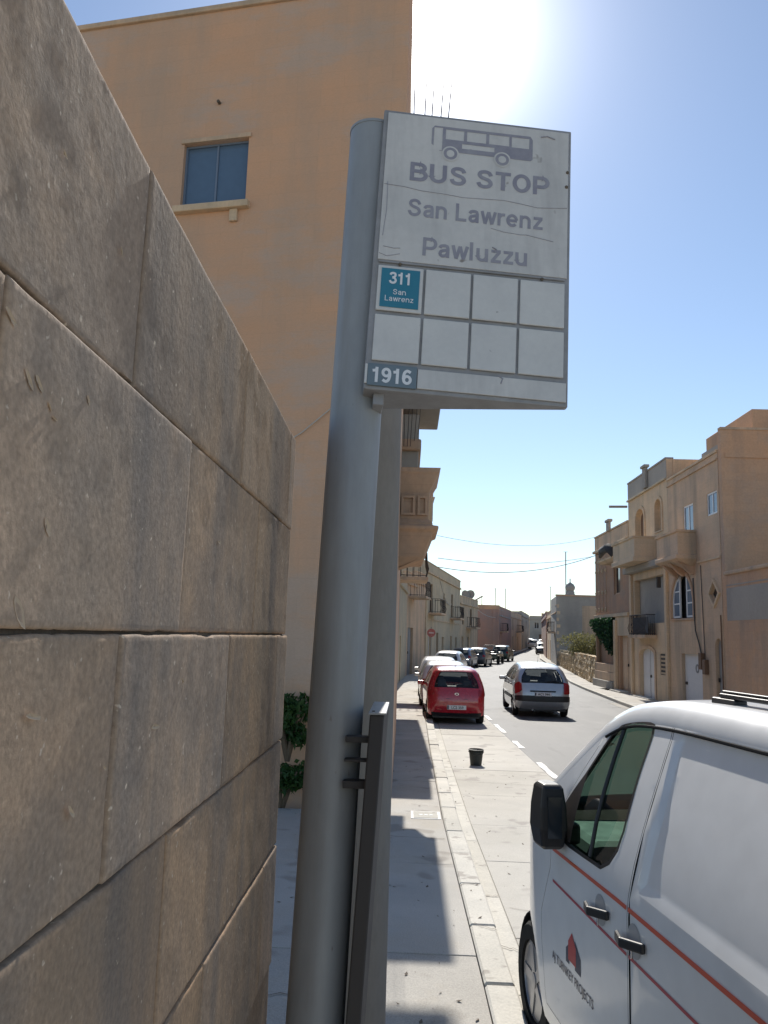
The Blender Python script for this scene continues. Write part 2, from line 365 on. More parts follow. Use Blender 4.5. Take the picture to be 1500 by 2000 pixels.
struct(strip(lambda y: -600, lambda y: 600, -.02, ty, nx=2).build('ground', m_ground))
struct(strip(lambda y: LK(y)+.1, RK, .0, YS, nx=3).build('road', m_asph))
pav = struct(strip(lambda y: LF(y)-4 if y < 38 else LF(y)-.1, lambda y: LK(y)+.01, .088, [y for y in YS if y >= 24], nx=2).build('pavement_left', m_concg))
struct(strip(lambda y: RK(y)+.14, lambda y: RF(y)+.1, .1, YS, nx=2).build('pavement_right', m_concg))
# near pavement, cast in bays
def slab(name, x0, x1, y0, y1, zt, th, mat, parent, j=.006, bev=.004):
    n = max(2, int((y1-y0)/.5)); mb = MB(); vs = []; fs = []
    X0 = x0 if callable(x0) else (lambda y: x0); X1 = x1 if callable(x1) else (lambda y: x1)
    for i in range(n+1):
        y = y0+j+(y1-y0-2*j)*i/n
        for x, z in ((X0(y)+j, zt-th), (X1(y)-j, zt-th), (X1(y)-j, zt), (X0(y)+j, zt)): vs.append((x, y, zg(y)+z))
    for i in range(n):
        for k in range(4): fs.append((i*4+k, (i+1)*4+k, (i+1)*4+(k+1) % 4, i*4+(k+1) % 4))
    fs += [(0, 1, 2, 3), tuple(n*4+k for k in (3, 2, 1, 0))]
    mb.add(vs, fs); return mb.build(name, mat, parent, bevel=bev, seg=1)
yb = [-6, -2.5, .6, 3.1, 5.75, 7.9, 10.05, 12.4, 15.0, 17.7, 20.6, 24]
for a, b in zip(yb[:-1], yb[1:]):
    slab('pavement_slab', -4.2 if b < 10.3 else (lambda y: max(-4.2, -.25)), LK, a, b, .1+random.uniform(-.004, .004), .12, m_concg, pav, j=.003)
layby = struct(strip(lambda y: LK(y)+.2, lambda y: 2.44, .0035, [y for y in YS if y <= 50]).build('parking_layby', m_conc))
yb = [-6, -3, -.4, 1.9, 4.2, 6.35, 8.4, 9.95, 11.9, 14.3, 17.0, 19.8, 22.8, 26, 29.5]
for i, (a, b) in enumerate(zip(yb[:-1], yb[1:])):
    slab('concrete_bay', lambda y: LK(y)+.345, 2.43, a, b, .014+random.uniform(-.002, .002), .05, m_conc, layby, j=.0035, bev=.003)
yb = [-6+1.9*i for i in range(17)]
for a, b in zip(yb[:-1], yb[1:]):
    slab('gutter_slab', lambda y: LK(y)+.2, lambda y: LK(y)+.345, a, b, .010, .05, m_kerb, layby, j=.003, bev=.003)
kerb = thing('kerb', 'pale concrete kerb edging the left pavement beside the parking bays', 'kerb', (.6, 10, 0))
y = -5.0; k = 0
while y < 46:
    ln = random.choice((.9, .95, 1.0, 1.25)) if y < 24 else 2.0
    slab('kerb_stone', LK, lambda q: LK(q)+.195+(.006 if k % 2 else 0), y, y+ln, .112+random.uniform(-.006, .008), .15, m_kerb, kerb, j=.004, bev=.014); y += ln; k += 1
kerbr = thing('kerb', 'pale concrete kerb along the pavement across the road', 'kerb', (8.6, 35, 0))
y = 10.0
while y < 75:
    ln = 1.0 if y < 50 else 3.0
    slab('kerb_stone', RK, lambda q: RK(q)+.15, y, y+ln, .12+random.uniform(-.004, .004), .16, m_kerb, kerbr, j=.004, bev=.012); y += ln
struct(strip(lambda y: LK(y), lambda y: LK(y)+.16, .11, [y for y in YS if y >= 46]).build('far_kerb_left', m_kerb))
struct(strip(lambda y: RK(y), lambda y: RK(y)+.16, .12, [y for y in YS if y >= 75]).build('far_kerb_right', m_kerb))
for i, (a, b) in enumerate([(2.6, 4.6), (6.4, 8.2), (10.0, 11.9), (13.7, 15.55), (17.65, 19.0), (20.75, 22.95), (24.2, 25.8), (27.6, 29.2), (31.2, 32.9), (35, 36.8), (39, 41)]):
    if b < 12: nm = ('second', 'first', 'third')[[1, 0, 2][i] if i < 3 else 0]
    o = strip(lambda y: 2.455+.012*math.sin(y*7), lambda y: 2.575+.01*math.sin(y*5+1), .008, list(np.linspace(a, b, 8)), nx=1).build('road_dash', m_worn, None)
    struct(o)
slab('drain_gutter', lambda y: RK(y)-.35, lambda y: RK(y)-.02, 30.5, 33.2, .006, .02, m_greyr, kerbr)
# inspection cover in the pavement
ic = thing('inspection_cover', 'small square concrete inspection cover set in the sunlit pavement', 'cover', (.28, 10.0, .1))
MB().box(.13, .42, 9.78, 10.12, .085, .108).build('lid', m_kerb, ic, bevel=.006)
MB().box(.10, .45, 9.75, 10.15, .08, .1035).build('rim', m_signf, ic)
for i in range(3):
    MB().box(.2+i*.06, .24+i*.06, 9.92, 9.96, .107, .1095).build('cast_mark', m_plate, ic)
# small litter, grit and cracks
gm = MB()
for i in range(420):
    x = random.uniform(-1.6, 2.4); y = random.uniform(4.2, 16)
    if LK(y)-.02 < x < LK(y)+.36 and random.random() < .3: continue
    z = zg(y)+(.101 if x < LK(y) else (.118 if x < LK(y)+.2 else .016)); s = random.choice((.005, .008, .012, .02))
    a = random.random()*6.28; c, d = math.cos(a)*s, math.sin(a)*s
    gm.add([(x-c, y-d, z), (x+d*.6, y-c*.6, z+.001), (x+c, y+d, z+s*.5), (x-d*.6, y+c*.6, z+.001)], [(0, 1, 2, 3)])
tag(gm.build('grit', m_mortar), 'dark grit and dry leaf crumbs scattered over the concrete', 'grit', kind='stuff')
cm = MB()
for (x0, y0, x1, y1) in [(-1, 8.95, .45, 8.85), (.5, 7.25, .84, 7.32), (.1, 10.6, .45, 10.45), (.55, 6.3, .86, 6.1), (.9, 7.0, 2.4, 6.7), (-1.4, 5.0, -.5, 5.05), (1.0, 13.0, 2.4, 12.8)]:
    n = 14; pr = None; vs = []; fs = []
    for i in range(n+1):
        t = i/n; x = x0+(x1-x0)*t; yy = y0+(y1-y0)*t+random.uniform(-.02, .02)
        z = zg(yy)+(.1045 if x < LK(yy) else (.121 if x < LK(yy)+.2 else .0195)); wd = .002+random.random()*.004
        vs += [(x, yy-wd, z), (x, yy+wd, z)]
    fs = [(2*i, 2*i+2, 2*i+3, 2*i+1) for i in range(n)]; cm.add(vs, fs)
tag(cm.build('hairline_cracks', m_mortar), 'thin dark cracks running across the concrete', 'cracks', kind='stuff')

# ------------------------------------------------------------------ the stone wall beside the camera
wall = thing('limestone_wall', 'near weathered limestone block wall filling the left side', 'wall', (-.4, 1, 0))
XW = -.302
def stone(y0, y1, z0, z1, z0b=None, z1b=None, prot=0.0, seed=0):
    z0b = z0 if z0b is None else z0b; z1b = z1 if z1b is None else z1b
    L = y1-y0; H = z1-z0; vs = []; fs = []
    def axis(D):
        e = [0, .0014, .0035, .008]; k = max(1, int((D-.016)/.013)) if D > .05 else 1
        return [q/D for q in e]+[(.008+(D-.016)*i/k)/D for i in range(1, k)]+[1-q/D for q in e[::-1]]
    US, VS = axis(L), axis(H); ny, nz = len(US)-1, len(VS)-1
    for j in range(nz+1):
        for i in range(ny+1):
            u, v = US[i], VS[j]; y = y0+L*u
            a = z0+(z0b-z0)*u; b = z1+(z1b-z1)*u; z = a+(b-a)*v
            du = min(u, 1-u)*L; dv = min(v, 1-v)*H; de = min(du, dv)
            nn = noise.noise(V((y*26+seed, z*26, seed*.3))); n2 = noise.noise(V((y*5, z*5+seed, 1.7))); n3 = noise.noise(V((y*90, z*90, seed)))
            # wavy, chipped arrises
            if dv < .0042:
                ch = max(0, noise.noise(V((y*11, seed*3.1, z*3)))-.25)*.007+max(0, noise.noise(V((y*60, seed, z*9)))-.2)*.0035; s = 1 if v < .5 else -1; z += s*(ch+.0008*nn)*(1-dv/.0042)
            if du < .0042:
                ch = max(0, noise.noise(V((z*16, seed*2.3, y*3)))-.25)*.005+max(0, noise.noise(V((z*60, seed, y*9)))-.2)*.0025; s = 1 if u < .5 else -1; y += s*(ch+.0008*nn)*(1-du/.0042)
            rnd = max(0, 1-de/(.003+.002*max(0, nn)))**2*.0026
            pit = max(0, n3-.55)*.008
            x = XW+prot+n2*.0012+nn*.0007-rnd-pit
            vs.append((x, y, z))
    for j in range(nz):
        for i in range(ny): q = j*(ny+1)+i; fs.append((q, q+1, q+ny+2, q+ny+1))
    # sides going back
    def back(idx):
        b = len(vs)
        for q in idx: vs.append((XW-.23, vs[q][1], vs[q][2]))
        return list(range(b, b+len(idx)))
    for idx in ([i for i in range(ny+1)], [nz*(ny+1)+ny-i for i in range(ny+1)], [j*(ny+1)+ny for j in range(nz+1)], [(nz-j)*(ny+1) for j in range(nz+1)]):
        bk = back(idx)
        for k in range(len(idx)-1): fs.append((idx[k+1], idx[k], bk[k], bk[k+1]))
    mb = MB(); mb.v = vs; mb.f = fs
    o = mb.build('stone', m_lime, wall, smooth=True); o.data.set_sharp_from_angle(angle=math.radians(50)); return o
hz = .0014; vt = .0011
rows = [  # z0 far, z1 far, z1 near offset, joints along Y, protrusion
    (2.4577, 2.692, [-1.2, -.55, .22, .826, 1.385, 1.93, 2.009], [.002, .003, -.001, .0, .001, .0015, 0]),
    (2.1945, 2.452, [-1.2, -.5, .02, .55, 1.063, 1.575, 2.003], [.0, .0015, .0, .001, -.001, 0]),
    (1.943, 2.188, [-1.2, -.7, -.2, .30, .841, 1.348, 1.848, 2.0], [.003, .004, .004, .001, .005, .005, .005]),
    (1.700, 1.936, [-1.2, -.5, .02, .54, 1.061, 1.56, 2.0], [.002, .003, .002, .002, .004, .003]),
    (1.436, 1.692, [-1.2, -.2, .3, .80, 1.30, 1.815, 1.998], [.002, .003, .005, .005, .006, .005]),
    (1.17, 1.428, [-1.2, 0, .52, 1.04, 1.56, 2.0], [0]*6), (.905, 1.162, [-1.2, .28, .8, 1.32, 1.84, 2.0], [0]*6),
    (.64, .897, [-1.2, 0, .52, 1.04, 1.56, 2.0], [0]*6), (.37, .632, [-1.2, .28, .8, 1.32, 1.84, 2.0], [0]*6), (.08, .362, [-1.2, 0, .52, 1.04, 1.56, 2.0], [0]*6)]
for ri, (z0, z1, js, pr) in enumerate(rows):
    for k in range(len(js)-1):
        a, b = js[k]+vt, js[k+1]-vt
        if ri == 0:
            tz = lambda q: float(np.interp(q, [-1.2, .6, .83, 1.36, 2.0], [2.76, 2.731, 2.713, 2.707, 2.692]))
            stone(a, b, z0, tz(a)-.0*hz, z0, tz(b), pr[k] if k < len(pr) else 0, ri*17+k*5.3)
        else: stone(a, b, z0+hz, z1-hz+.0058, None, None, pr[k] if k < len(pr) else 0, ri*17+k*5.3)
MB().box(XW-.22, XW-.006, -1.19, 1.985, .05, 2.655).build('mortar', m_mortar, wall)

# old knocks and scratches on the block faces, showing fresh stone
CHIPS = [(.593, 2.389), (.61, 2.391), (.632, 2.378), (.642, 2.371), (.706, 2.407), (.614, 2.209), (.648, 2.28), (.741, 2.035), (.557, 2.425), (.755, 2.578), (.615, 2.595), (1.247, 2.337), (.972, 2.084), (1.08, 2.131), (.648, 2.127), (.815, 2.061), (1.366, 2.103)]
for k, (y, z) in enumerate(CHIPS):
    n = 9; a0 = random.uniform(-.5, .5)-.4; ln = random.choice((.006, .010, .016)); wd = ln*random.uniform(.15, .4); vs = []
    for i in range(n):
        t = 2*math.pi*i/n; r = random.uniform(.7, 1.15); u, v = math.cos(t)*ln*r, math.sin(t)*wd*r
        vs.append((XW+.0008, y+u*math.cos(a0)-v*math.sin(a0), z+u*math.sin(a0)+v*math.cos(a0)))
    p = .0045 if z < 2.19 else .0012
    MB().add([(x+p, yy, zz) for x, yy, zz in vs]+[(XW+p-.0006, y, z)], [(i, (i+1) % n, n) for i in range(n)]).build('chip_mark', m_tan2, wall)

# ------------------------------------------------------------------ bus stop
bs = thing('bus_stop', 'bus stop sign board on a leaning grey round pole', 'bus stop', (-.17, 1.745, .1))
ax = lambda z: V((-.134+(z-2.66)*.0262, 1.80+(z-2.66)*.035, z))
MB().tube([ax(.1+i*.17) for i in range(20)]+[ax(3.43)], .0595, 40).build('pole', m_steel, bs, smooth=40)
MB().tube([ax(3.43), ax(3.437), ax(3.452)], [.061, .061, .03], 32).build('pole_cap', m_steel, bs, smooth=40)
SO = V((-.110, 1.700, 2.738)); Sa = V((.9924*.999, .1098, -.041)).normalized()
Su = V((.0405, .0795, .996)); Su = (Su-Sa*Su.dot(Sa)).normalized(); Sn = Sa.cross(Su).normalized()   # Sn faces away or to us
if Sn.y > 0: Sn = -Sn
SW, SH = .462, .721
def SP(u, v, d=0): return SO+Sa*u+Su*v+Sn*d
def sbox(name, u0, u1, v0, v1, d0, d1, mat, parent=bs, bev=.0008):
    mb = MB(); mb.obox(SP((u0+u1)/2, (v0+v1)/2, (d0+d1)/2), Sa*(u1-u0)/2, Su*(v1-v0)/2, Sn*(d1-d0)/2); return mb.build(name, mat, parent, bevel=bev, seg=1)
# wedge shaped body, thick at the pole
mb = MB(); th = .125
pts = [SP(0, 0, -.002), SP(SW, 0, -.002), SP(SW, 0, -.02), SP(.035, 0, -th), SP(0, 0, -th*.75)]
top = [p+Su*SH for p in pts]
mb.add(pts+top, [(4, 3, 2, 1, 0), (5, 6, 7, 8, 9)]+[(i, (i+1) % 5, (i+1) % 5+5, i+5) for i in range(5)])
board = mb.build('sign_board', m_signf, bs, bevel=.003)
# face sheet
fu, fv = .012, .30
sbox('face_panel', .010, SW-.008, .318, SH-.010, -.001, .0028, m_signw, board)
sbox('bottom_panel', .118, SW-.006, .010, .056, -.001, .003, m_signw, board)
sbox('number_panel', .006, .116, .008, .060, -.001, .0035, m_plate, board)
sbox('worn_edge', .0, .0055, .012, .058, -.001, .0032, m_tile, board)
tw = (SW-.020)/4
for r in range(2):
    for c in range(4):
        u0 = .010+c*tw+.003; v0 = .068+r*.1225
        first = (r == 1 and c == 0)
        t = sbox('route_tile', u0, u0+tw-.006, v0, v0+.1125, -.001, .0038+random.uniform(0, .001), m_tile, board, .0015)
        if first: sbox('teal_panel', u0+.008, u0+tw-.014, v0+.008, v0+.105, .0049, .0056, m_teal, t)
sbox('peeled_strip', .012, SW-.012, .3115, .3175, -.001, .0022, m_signf, board)
for u, v in ((.062, .309), (.395, .309), (.45, .56), (.452, .60)): 
    MB().lathe([(.0, 0), (.004, 0), (.004, .0025), (.002, .0035)], 10, Matrix.Translation(SP(u, v, .0022)) @ Sn.to_track_quat('Z', 'Y').to_matrix().to_4x4()).build('rivet', m_mortar, board)
def text_mesh(s, size, bold=0.0, align='CENTER', sx=1.0):
    c = bpy.data.curves.new('t', 'FONT'); c.body = s; c.size = size; c.align_x = align; c.offset = bold*size; c.resolution_u = 3; c.fill_mode = 'FRONT'
    o = bpy.data.objects.new('t', c); COL.objects.link(o); dg = bpy.context.evaluated_depsgraph_get(); dg.update()
    me = bpy.data.meshes.new_from_object(o.evaluated_get(dg)); bpy.data.objects.remove(o); bpy.data.curves.remove(c)
    for v in me.vertices: v.co.x *= sx
    return me
def sign_text(s, u, v, size, mat, d, parent=board, bold=.012, sx=1.0, name='lettering', align='CENTER'):
    me = text_mesh(s, size, bold, align, sx)
    for vt_ in me.vertices: vt_.co = SP(u+vt_.co.x, v+vt_.co.y, d)
    return finish(me, name, mat, parent)
def arc(cx, cy, rx, ry, a0, a1, n=14): return [(cx+rx*math.cos(math.radians(a0+(a1-a0)*i/n)), cy+ry*math.sin(math.radians(a0+(a1-a0)*i/n))) for i in range(n+1)]
def smooth2(p): return [tuple(q) for q in catmull(p, set(), .06)]
def glyph(ch, w):
    h = w/2
    G = {
     'B': ([[(0, 1-h), (.40, 1-h)]+arc(.40, (1-h+.53)/2, .22, (1-h-.53)/2, 90, -90)+[(0, .53)], [(.3, .53), (.43, .53)]+arc(.43, (.53+h)/2, .25, (.53-h)/2, 90, -90)+[(0, h)], [(h, 0), (h, 1)]], .80),
     'U': ([[(h, 1), (h, .36)]+arc(.37, .36, .37-h, .36-h, 180, 360)+[(.74-h, 1)]], .84),
     'S': ([smooth2([(.61, .70), (.53, .85), (.35, 1-h), (.16, .85), (.115, .71), (.19, .60), (.35, .53), (.53, .45), (.61, .29), (.53, .15), (.35, h), (.15, .15), (.07, .31)])], .77),
     'T': ([[(0, 1-h), (.66, 1-h)], [(.33, 1-h), (.33, 0)]], .70),
     'O': ([arc(.40, .5, .40-h, .5-h, 0, 360, 36)], .85),
     'P': ([[(0, 1-h), (.40, 1-h)]+arc(.40, (1-h+.42)/2, .235, (1-h-.42)/2, 90, -90)+[(0, .42)], [(h, 0), (h, 1)]], .74),
     'L': ([[(h, 1), (h, 0)], [(0, h), (.58, h)]], .64),
     'a': ([smooth2([(.07, .51), (.13, .61), (.28, .73-h), (.43, .62), (.475, .48)])+[(.475, 0)], smooth2([(.47, .41), (.31, .385), (.14, .33), (.09, .2), (.15, .10), (.26, h), (.40, .14), (.47, .28)])], .62),
     'n': ([[(h, .72), (h, 0)], [(h, .40)]+arc(.30, .43, .30-h, .30-h, 170, 0, 12)+[(.60-h, 0)]], .68),
     'w': ([[(.06, .73), (.235, .02)], [(.235, 0), (.42, .70)], [(.42, .70), (.605, 0)], [(.605, .02), (.78, .73)]], .86),
     'r': ([[(h, .72), (h, 0)], smooth2([(h, .40), (.14, .54), (.23, .625), (.40, .63)])], .43),
     'e': ([[(.1, .355), (.58, .355)], arc(.32, .36, .32-h, .37-h, 5, 318, 26)], .68),
     'z': ([[(.03, .72-h), (.51, .72-h)], [(.45, .62), (.09, .10)], [(.02, h), (.53, h)]], .58),
     'u': ([[(h, .72), (h, .30)]+arc(.30, .30, .30-h, .31-h, 180, 350, 12), [(.60-h, .72), (.60-h, 0)]], .68),
     'l': ([[(h, 1), (h, 0)]], .29),
     '3': ([smooth2([(.07, .74), (.14, .87), (.30, 1-h), (.46, .86), (.48, .71), (.40, .58), (.24, .53)]), smooth2([(.24, .53), (.44, .47), (.53, .29), (.45, .14), (.29, h), (.12, .14), (.05, .28)])], .63),
     '1': ([[(.31, 1), (.31, 0)], [(.31, .86), (.22, .77), (.05, .745)]], .56),
     '9': ([arc(.30, .68, .30-h, .32-h, 0, 360, 26), smooth2([(.52, .66), (.52, .45), (.45, .2), (.29, h), (.09, .19)])], .64),
     '6': ([arc(.31, .32, .30-h, .32-h, 0, 360, 26), smooth2([(.09, .34), (.09, .55), (.16, .8), (.32, 1-h), (.52, .81)])], .66),
     ' ': ([], .30)}
    return G[ch]
def ribbon(pl, w):
    n = len(pl); L_, R_ = [], []; closed = (V(pl[0])-V(pl[-1])).length < 1e-6
    for i in range(n):
        p = V(pl[i]); a = V(pl[i-1]) if i else (V(pl[-2]) if closed else None); b = V(pl[i+1]) if i < n-1 else (V(pl[1]) if closed else None)
        d1 = (p-a).normalized() if a is not None else None; d2 = (b-p).normalized() if b is not None else None
        d1 = d1 or d2; d2 = d2 or d1; t = (d1+d2).normalized(); nn = V((-t.y, t.x)); k = w/2/max(.5, nn.dot(V((-d1.y, d1.x)))); L_.append(p+nn*k); R_.append(p-nn*k)
    return L_+R_, [(n+i, n+i+1, i+1, i) for i in range(n-1)]
def sign_word(txt, u, v, size, wd, mat, d, w=.19, gap=.045, name='lettering', parent=board):
    tot = sum(glyph(c, w)[1]+gap for c in txt)-gap; k = wd/tot if wd else size; x = u-tot*k/2; mb = MB(); n = 0
    for c in txt:
        st, adv = glyph(c, w)
        for pl in st:
            vs, fs = ribbon(pl, w); mb.add([SP(x+q.x*k, v+q.y*size, d+n*2e-5) for q in vs], fs); n = (n+1) % 5
        x += (adv+gap)*k
    return mb.build(name, mat, parent)
sign_word('BUS STOP', .240, .531, .050, .338, m_letter, .0034, .185)
sign_word('San Lawrenz', .234, .437, .046, .324, m_letter, .0034, .165)
sign_word('Pawluzzu', .237, .338, .047, .250, m_letter, .0034, .165)
sign_word('311', .010+tw/2, .068+.1225+.066, .030, .051, m_letw, .0062, .18)
sign_word('San', .010+tw/2, .068+.1225+.040, .0135, .031, m_letw, .0062, .13)
sign_word('Lawrenz', .010+tw/2, .068+.1225+.023, .0135, .066, m_letw, .0062, .13)
sign_word('1916', .061, .0155, .036, .092, m_letw, .0042, .185)
# bus pictogram
def spoly(name, poly, d, mat, holes=()):
    vo, fo = cdt(poly, holes); mb = MB(); mb.add([SP(u, v, d) for u, v in vo], fo)
    return mb.build(name, mat, board)
bx0, bx1, by0, by1 = .118, .365, .617, .688
B_ = lambda u0, u1, v0, v1: rect(bx0+u0*(bx1-bx0), bx0+u1*(bx1-bx0), by0+v0*(by1-by0), by0+v1*(by1-by0))
hol = [B_(.02, .105, .06, .94), B_(.135, .315, .52, .90), B_(.345, .535, .52, .90), B_(.565, .765, .52, .90), B_(.79, .965, .50, .90), B_(.30, .62, .22, .40)]
ol = [(bx0, by0+.02), (bx0+.02, by0+.003), (bx1-.004, by0+.003), (bx1, by0+.008), (bx1, by1-.01), (bx1-.006, by1), (bx0+.006, by1), (bx0, by1-.008)]
spoly('bus_pictogram', ol, .0034, m_letter, hol)
def disc(cx, cy, r, n=24): return [(cx+r*math.cos(2*math.pi*i/n), cy+r*math.sin(2*math.pi*i/n)) for i in range(n)]
for q in (.19, .70):
    cx = bx0+q*(bx1-bx0); cy = by0-.002
    spoly('pictogram_wheel', disc(cx, cy, .0205), .0038, m_signw)
    spoly('pictogram_wheel', disc(cx, cy, .0165), .0041, m_letter, [disc(cx, cy, .0095)])
    spoly('pictogram_wheel', disc(cx, cy, .0095), .0043, m_signw)
# peeling creases in the film
for pts_ in ([(.012, .516), (.06, .513), (.10, .507), (.16, .505), (.2, .500), (.30, .506), (.34, .502), (.38, .494), (.42, .499), (.452, .503)], [(.27, .428), (.30, .420), (.34, .417), (.355, .421), (.42, .409)], [(.012, .333), (.03, .327), (.06, .336)], [(.02, .352), (.045, .348), (.06, .352)], [(.02, .52), (.022, .45), (.017, .38)], [(.315, .1), (.322, .092), (.328, .083)]):
    mb = MB(); mb.tube([SP(u, v+random.uniform(-.0015, .0015), .0032) for u, v in pts_], .0007, 5); mb.build('film_crease', m_letter, board)
for pts_ in ([(.275, .378), (.285, .373), (.28, .366)], [(.30, .058), (.31, .052), (.306, .04)], [(.385, .69), (.40, .694), (.42, .688)]):
    mb = MB(); mb.tube([SP(u, v, .0034) for u, v in pts_], .0016, 5); mb.build('scuff', m_letter, board)
# hinge lug under the board
MB().obox(SP(.036, -.012, -.055), Sa*.012, Su*.014, Sn*.03).build('bracket', m_signf, bs, bevel=.002)
# edge-on timetable case clamped to the pole
tt = lambda z: V((-.0565+(z-2.04)*.048, 1.66, z))
for nm, y0, y1, hwid, mat in (('timetable_case', 1.66, 1.92, .0145, m_iron),):
    mb = MB(); zb, zt = .85, 2.04; vs = []
    for z in (zb, zt):
        c = tt(z)
        for x, yy in ((-hwid, y0), (hwid, y0), (hwid+.004, y1), (-hwid-.004, y1)): vs.append((c.x+x, yy, z))
    mb.add(vs, [(3, 2, 1, 0), (4, 5, 6, 7), (0, 1, 5, 4), (1, 2, 6, 5), (2, 3, 7, 6), (3, 0, 4, 7)])
    case = mb.build(nm, m_iron, bs, bevel=.003)
c = tt(2.04)
MB().box(c.x-.017, c.x+.019, 1.653, 1.925, 2.0405, 2.045).build('case_cap', m_steel, case, bevel=.001)
MB().lathe([(0, 0), (.003, 0), (.003, .002)], 8, Matrix.Translation((c.x-.008, 1.675, 2.045))).build('screw', m_mortar, case)
for z, t in ((1.985, .006), (1.943, .0025), (1.895, .0075)):
    c = tt(z); p = ax(z)
    MB().box(p.x+.03, c.x-.010, 1.70, 1.73, z-t, z+t).build('bracket', m_iron, bs, bevel=.001)
# plain post right behind it
po = thing('concrete_post', 'plain grey concrete post standing just behind the bus stop pole', 'post', (-.135, 2.45, .1))
MB().tube([(-.135, 2.45, .1), (-.135, 2.45, 3.2), (-.135, 2.45, 3.55)], [.104, .099, .098], 28).build('shaft', m_post, po, smooth=40)
MB().tube([(-.135, 2.45, 3.55), (-.135, 2.45, 3.57), (-.135, 2.45, 3.6)], [.105, .105, .03], 28).build('cap', m_post, po, smooth=40)

# ------------------------------------------------------------------ facades
class Fac:
    def __init__(s, O, U, N):
        s.O = V(O); s.U = V(U).normalized(); s.N = V(N).normalized(); s.holes = []
        s.flip = s.U.cross(V((0, 0, 1))).dot(s.N) < 0
    def p(s, u, v, d=0): return s.O+s.U*u+V((0, 0, v))+s.N*d
    def face(s, mb, vo, fo, d): mb.add([s.p(u, v, d) for u, v in vo], [f[::-1] for f in fo] if s.flip else fo)
    def poly(s, mb, poly, d0, d1, holes=()):     # extruded polygon between offsets d0 < d1 with side walls
        vo, fo = cdt(poly, holes); s.face(mb, vo, fo, d1)
        mb.add([s.p(u, v, d0) for u, v in vo], fo if s.flip else [f[::-1] for f in fo])
        for lp, out in [(poly, True)]+[(h, False) for h in holes]:
            n = len(lp); vs = [s.p(u, v, d0) for u, v in lp]+[s.p(u, v, d1) for u, v in lp]
            fs = [(i, (i+1) % n, (i+1) % n+n, i+n) for i in range(n)]
            if (not out) != s.flip: fs = [f[::-1] for f in fs]
            mb.add(vs, fs)
        return mb
    def box(s, mb, u0, u1, v0, v1, d0, d1):
        mb.obox(s.p((u0+u1)/2, (v0+v1)/2, (d0+d1)/2), s.U*(u1-u0)/2, V((0, 0, (v1-v0)/2)), s.N*(d1-d0)/2); return mb
    def window(s, par, poly, set_=-.14, fw=.05, frame=None, pane=None, mull=1, rails=0, name='window'):
        fr = frame or m_alu; inner = shrink(poly, fw)
        mb = MB(); s.poly(mb, poly, set_-.03, set_+.03, [inner])
        us = [u for u, v in inner]; vs = [v for u, v in inner]; a, b, c, d = min(us), max(us), min(vs), max(vs)
        for k in range(mull): x = a+(b-a)*(k+1)/(mull+1); s.box(mb, x-fw*.45, x+fw*.45, c, d-.001, set_-.025, set_+.025)
        for k in range(rails): z = c+(d-c)*(k+1)/(rails+1); s.box(mb, a, b, z-fw*.35, z+fw*.35, set_-.024, set_+.024)
        f = mb.build(name, fr, par)
        mb = MB(); s.poly(mb, inner, set_-.008, set_+.004); mb.build('pane', pane or m_dglass, f)
        return f
    def door(s, par, poly, set_=-.16, mat=None, leaves=2, name='door', panels=True):
        mat = mat or m_doorw; us = [u for u, v in poly]; vs = [v for u, v in poly]; a, b, c, d = min(us), max(us), min(vs), max(vs)
        mb = MB(); s.poly(mb, poly, set_-.05, set_); o = mb.build(name, mat, par)
        wl = (b-a)/leaves
        for k in range(leaves):
            if panels:
                for v0, v1 in ((c+.15, c+(d-c)*.45), (c+(d-c)*.52, d-.25)):
                    if v1-v0 > .1: s.box(MB_ := MB(), a+k*wl+.1, a+(k+1)*wl-.1, v0, v1, set_, set_+.018); MB_.build('panel', mat, o)
            if k: s.box(MB_ := MB(), a+k*wl-.012, a+k*wl+.012, c, d-.05, set_+.0005, set_+.003); MB_.build('gap', m_seam, o)
        s.box(MB_ := MB(), a+wl*.88, a+wl*.93, c+(d-c)*.45, c+(d-c)*.5, set_, set_+.06); MB_.build('handle', m_iron, o)
        return o
def wallmesh(f, outline, depth=.25, extra=None):
    mb = MB(); f.poly(mb, outline, -depth, 0, f.holes)
    if extra: extra(mb)
    return mb
def house(name, label, loc, group=None): return thing(name, label, 'house', loc, 0, group)
def box_balcony(par, f, u0, u1, prof, mat, name='balcony', inner=None):
    # prof [(extra overhang, projection from wall, z)] lofted round three sides
    mb = MB(); vs = []; n = len(prof)
    for ov, pr, z in prof:
        for u, d in ((u0-ov, 0), (u0-ov, pr+ov), (u1+ov, pr+ov), (u1+ov, 0)): vs.append(f.p(u, z, d))
    fs = []
    for i in range(n-1):
        for k in range(3): fs.append((i*4+k, i*4+k+1, (i+1)*4+k+1, (i+1)*4+k))
    fs += [(0, 1, 2, 3), (4*n-1, 4*n-2, 4*n-3, 4*n-4)]
    fs = [q[::-1] for q in fs] if not f.flip else fs
    return mb.add(vs, fs).build(name, mat, par, bevel=.01, seg=1)
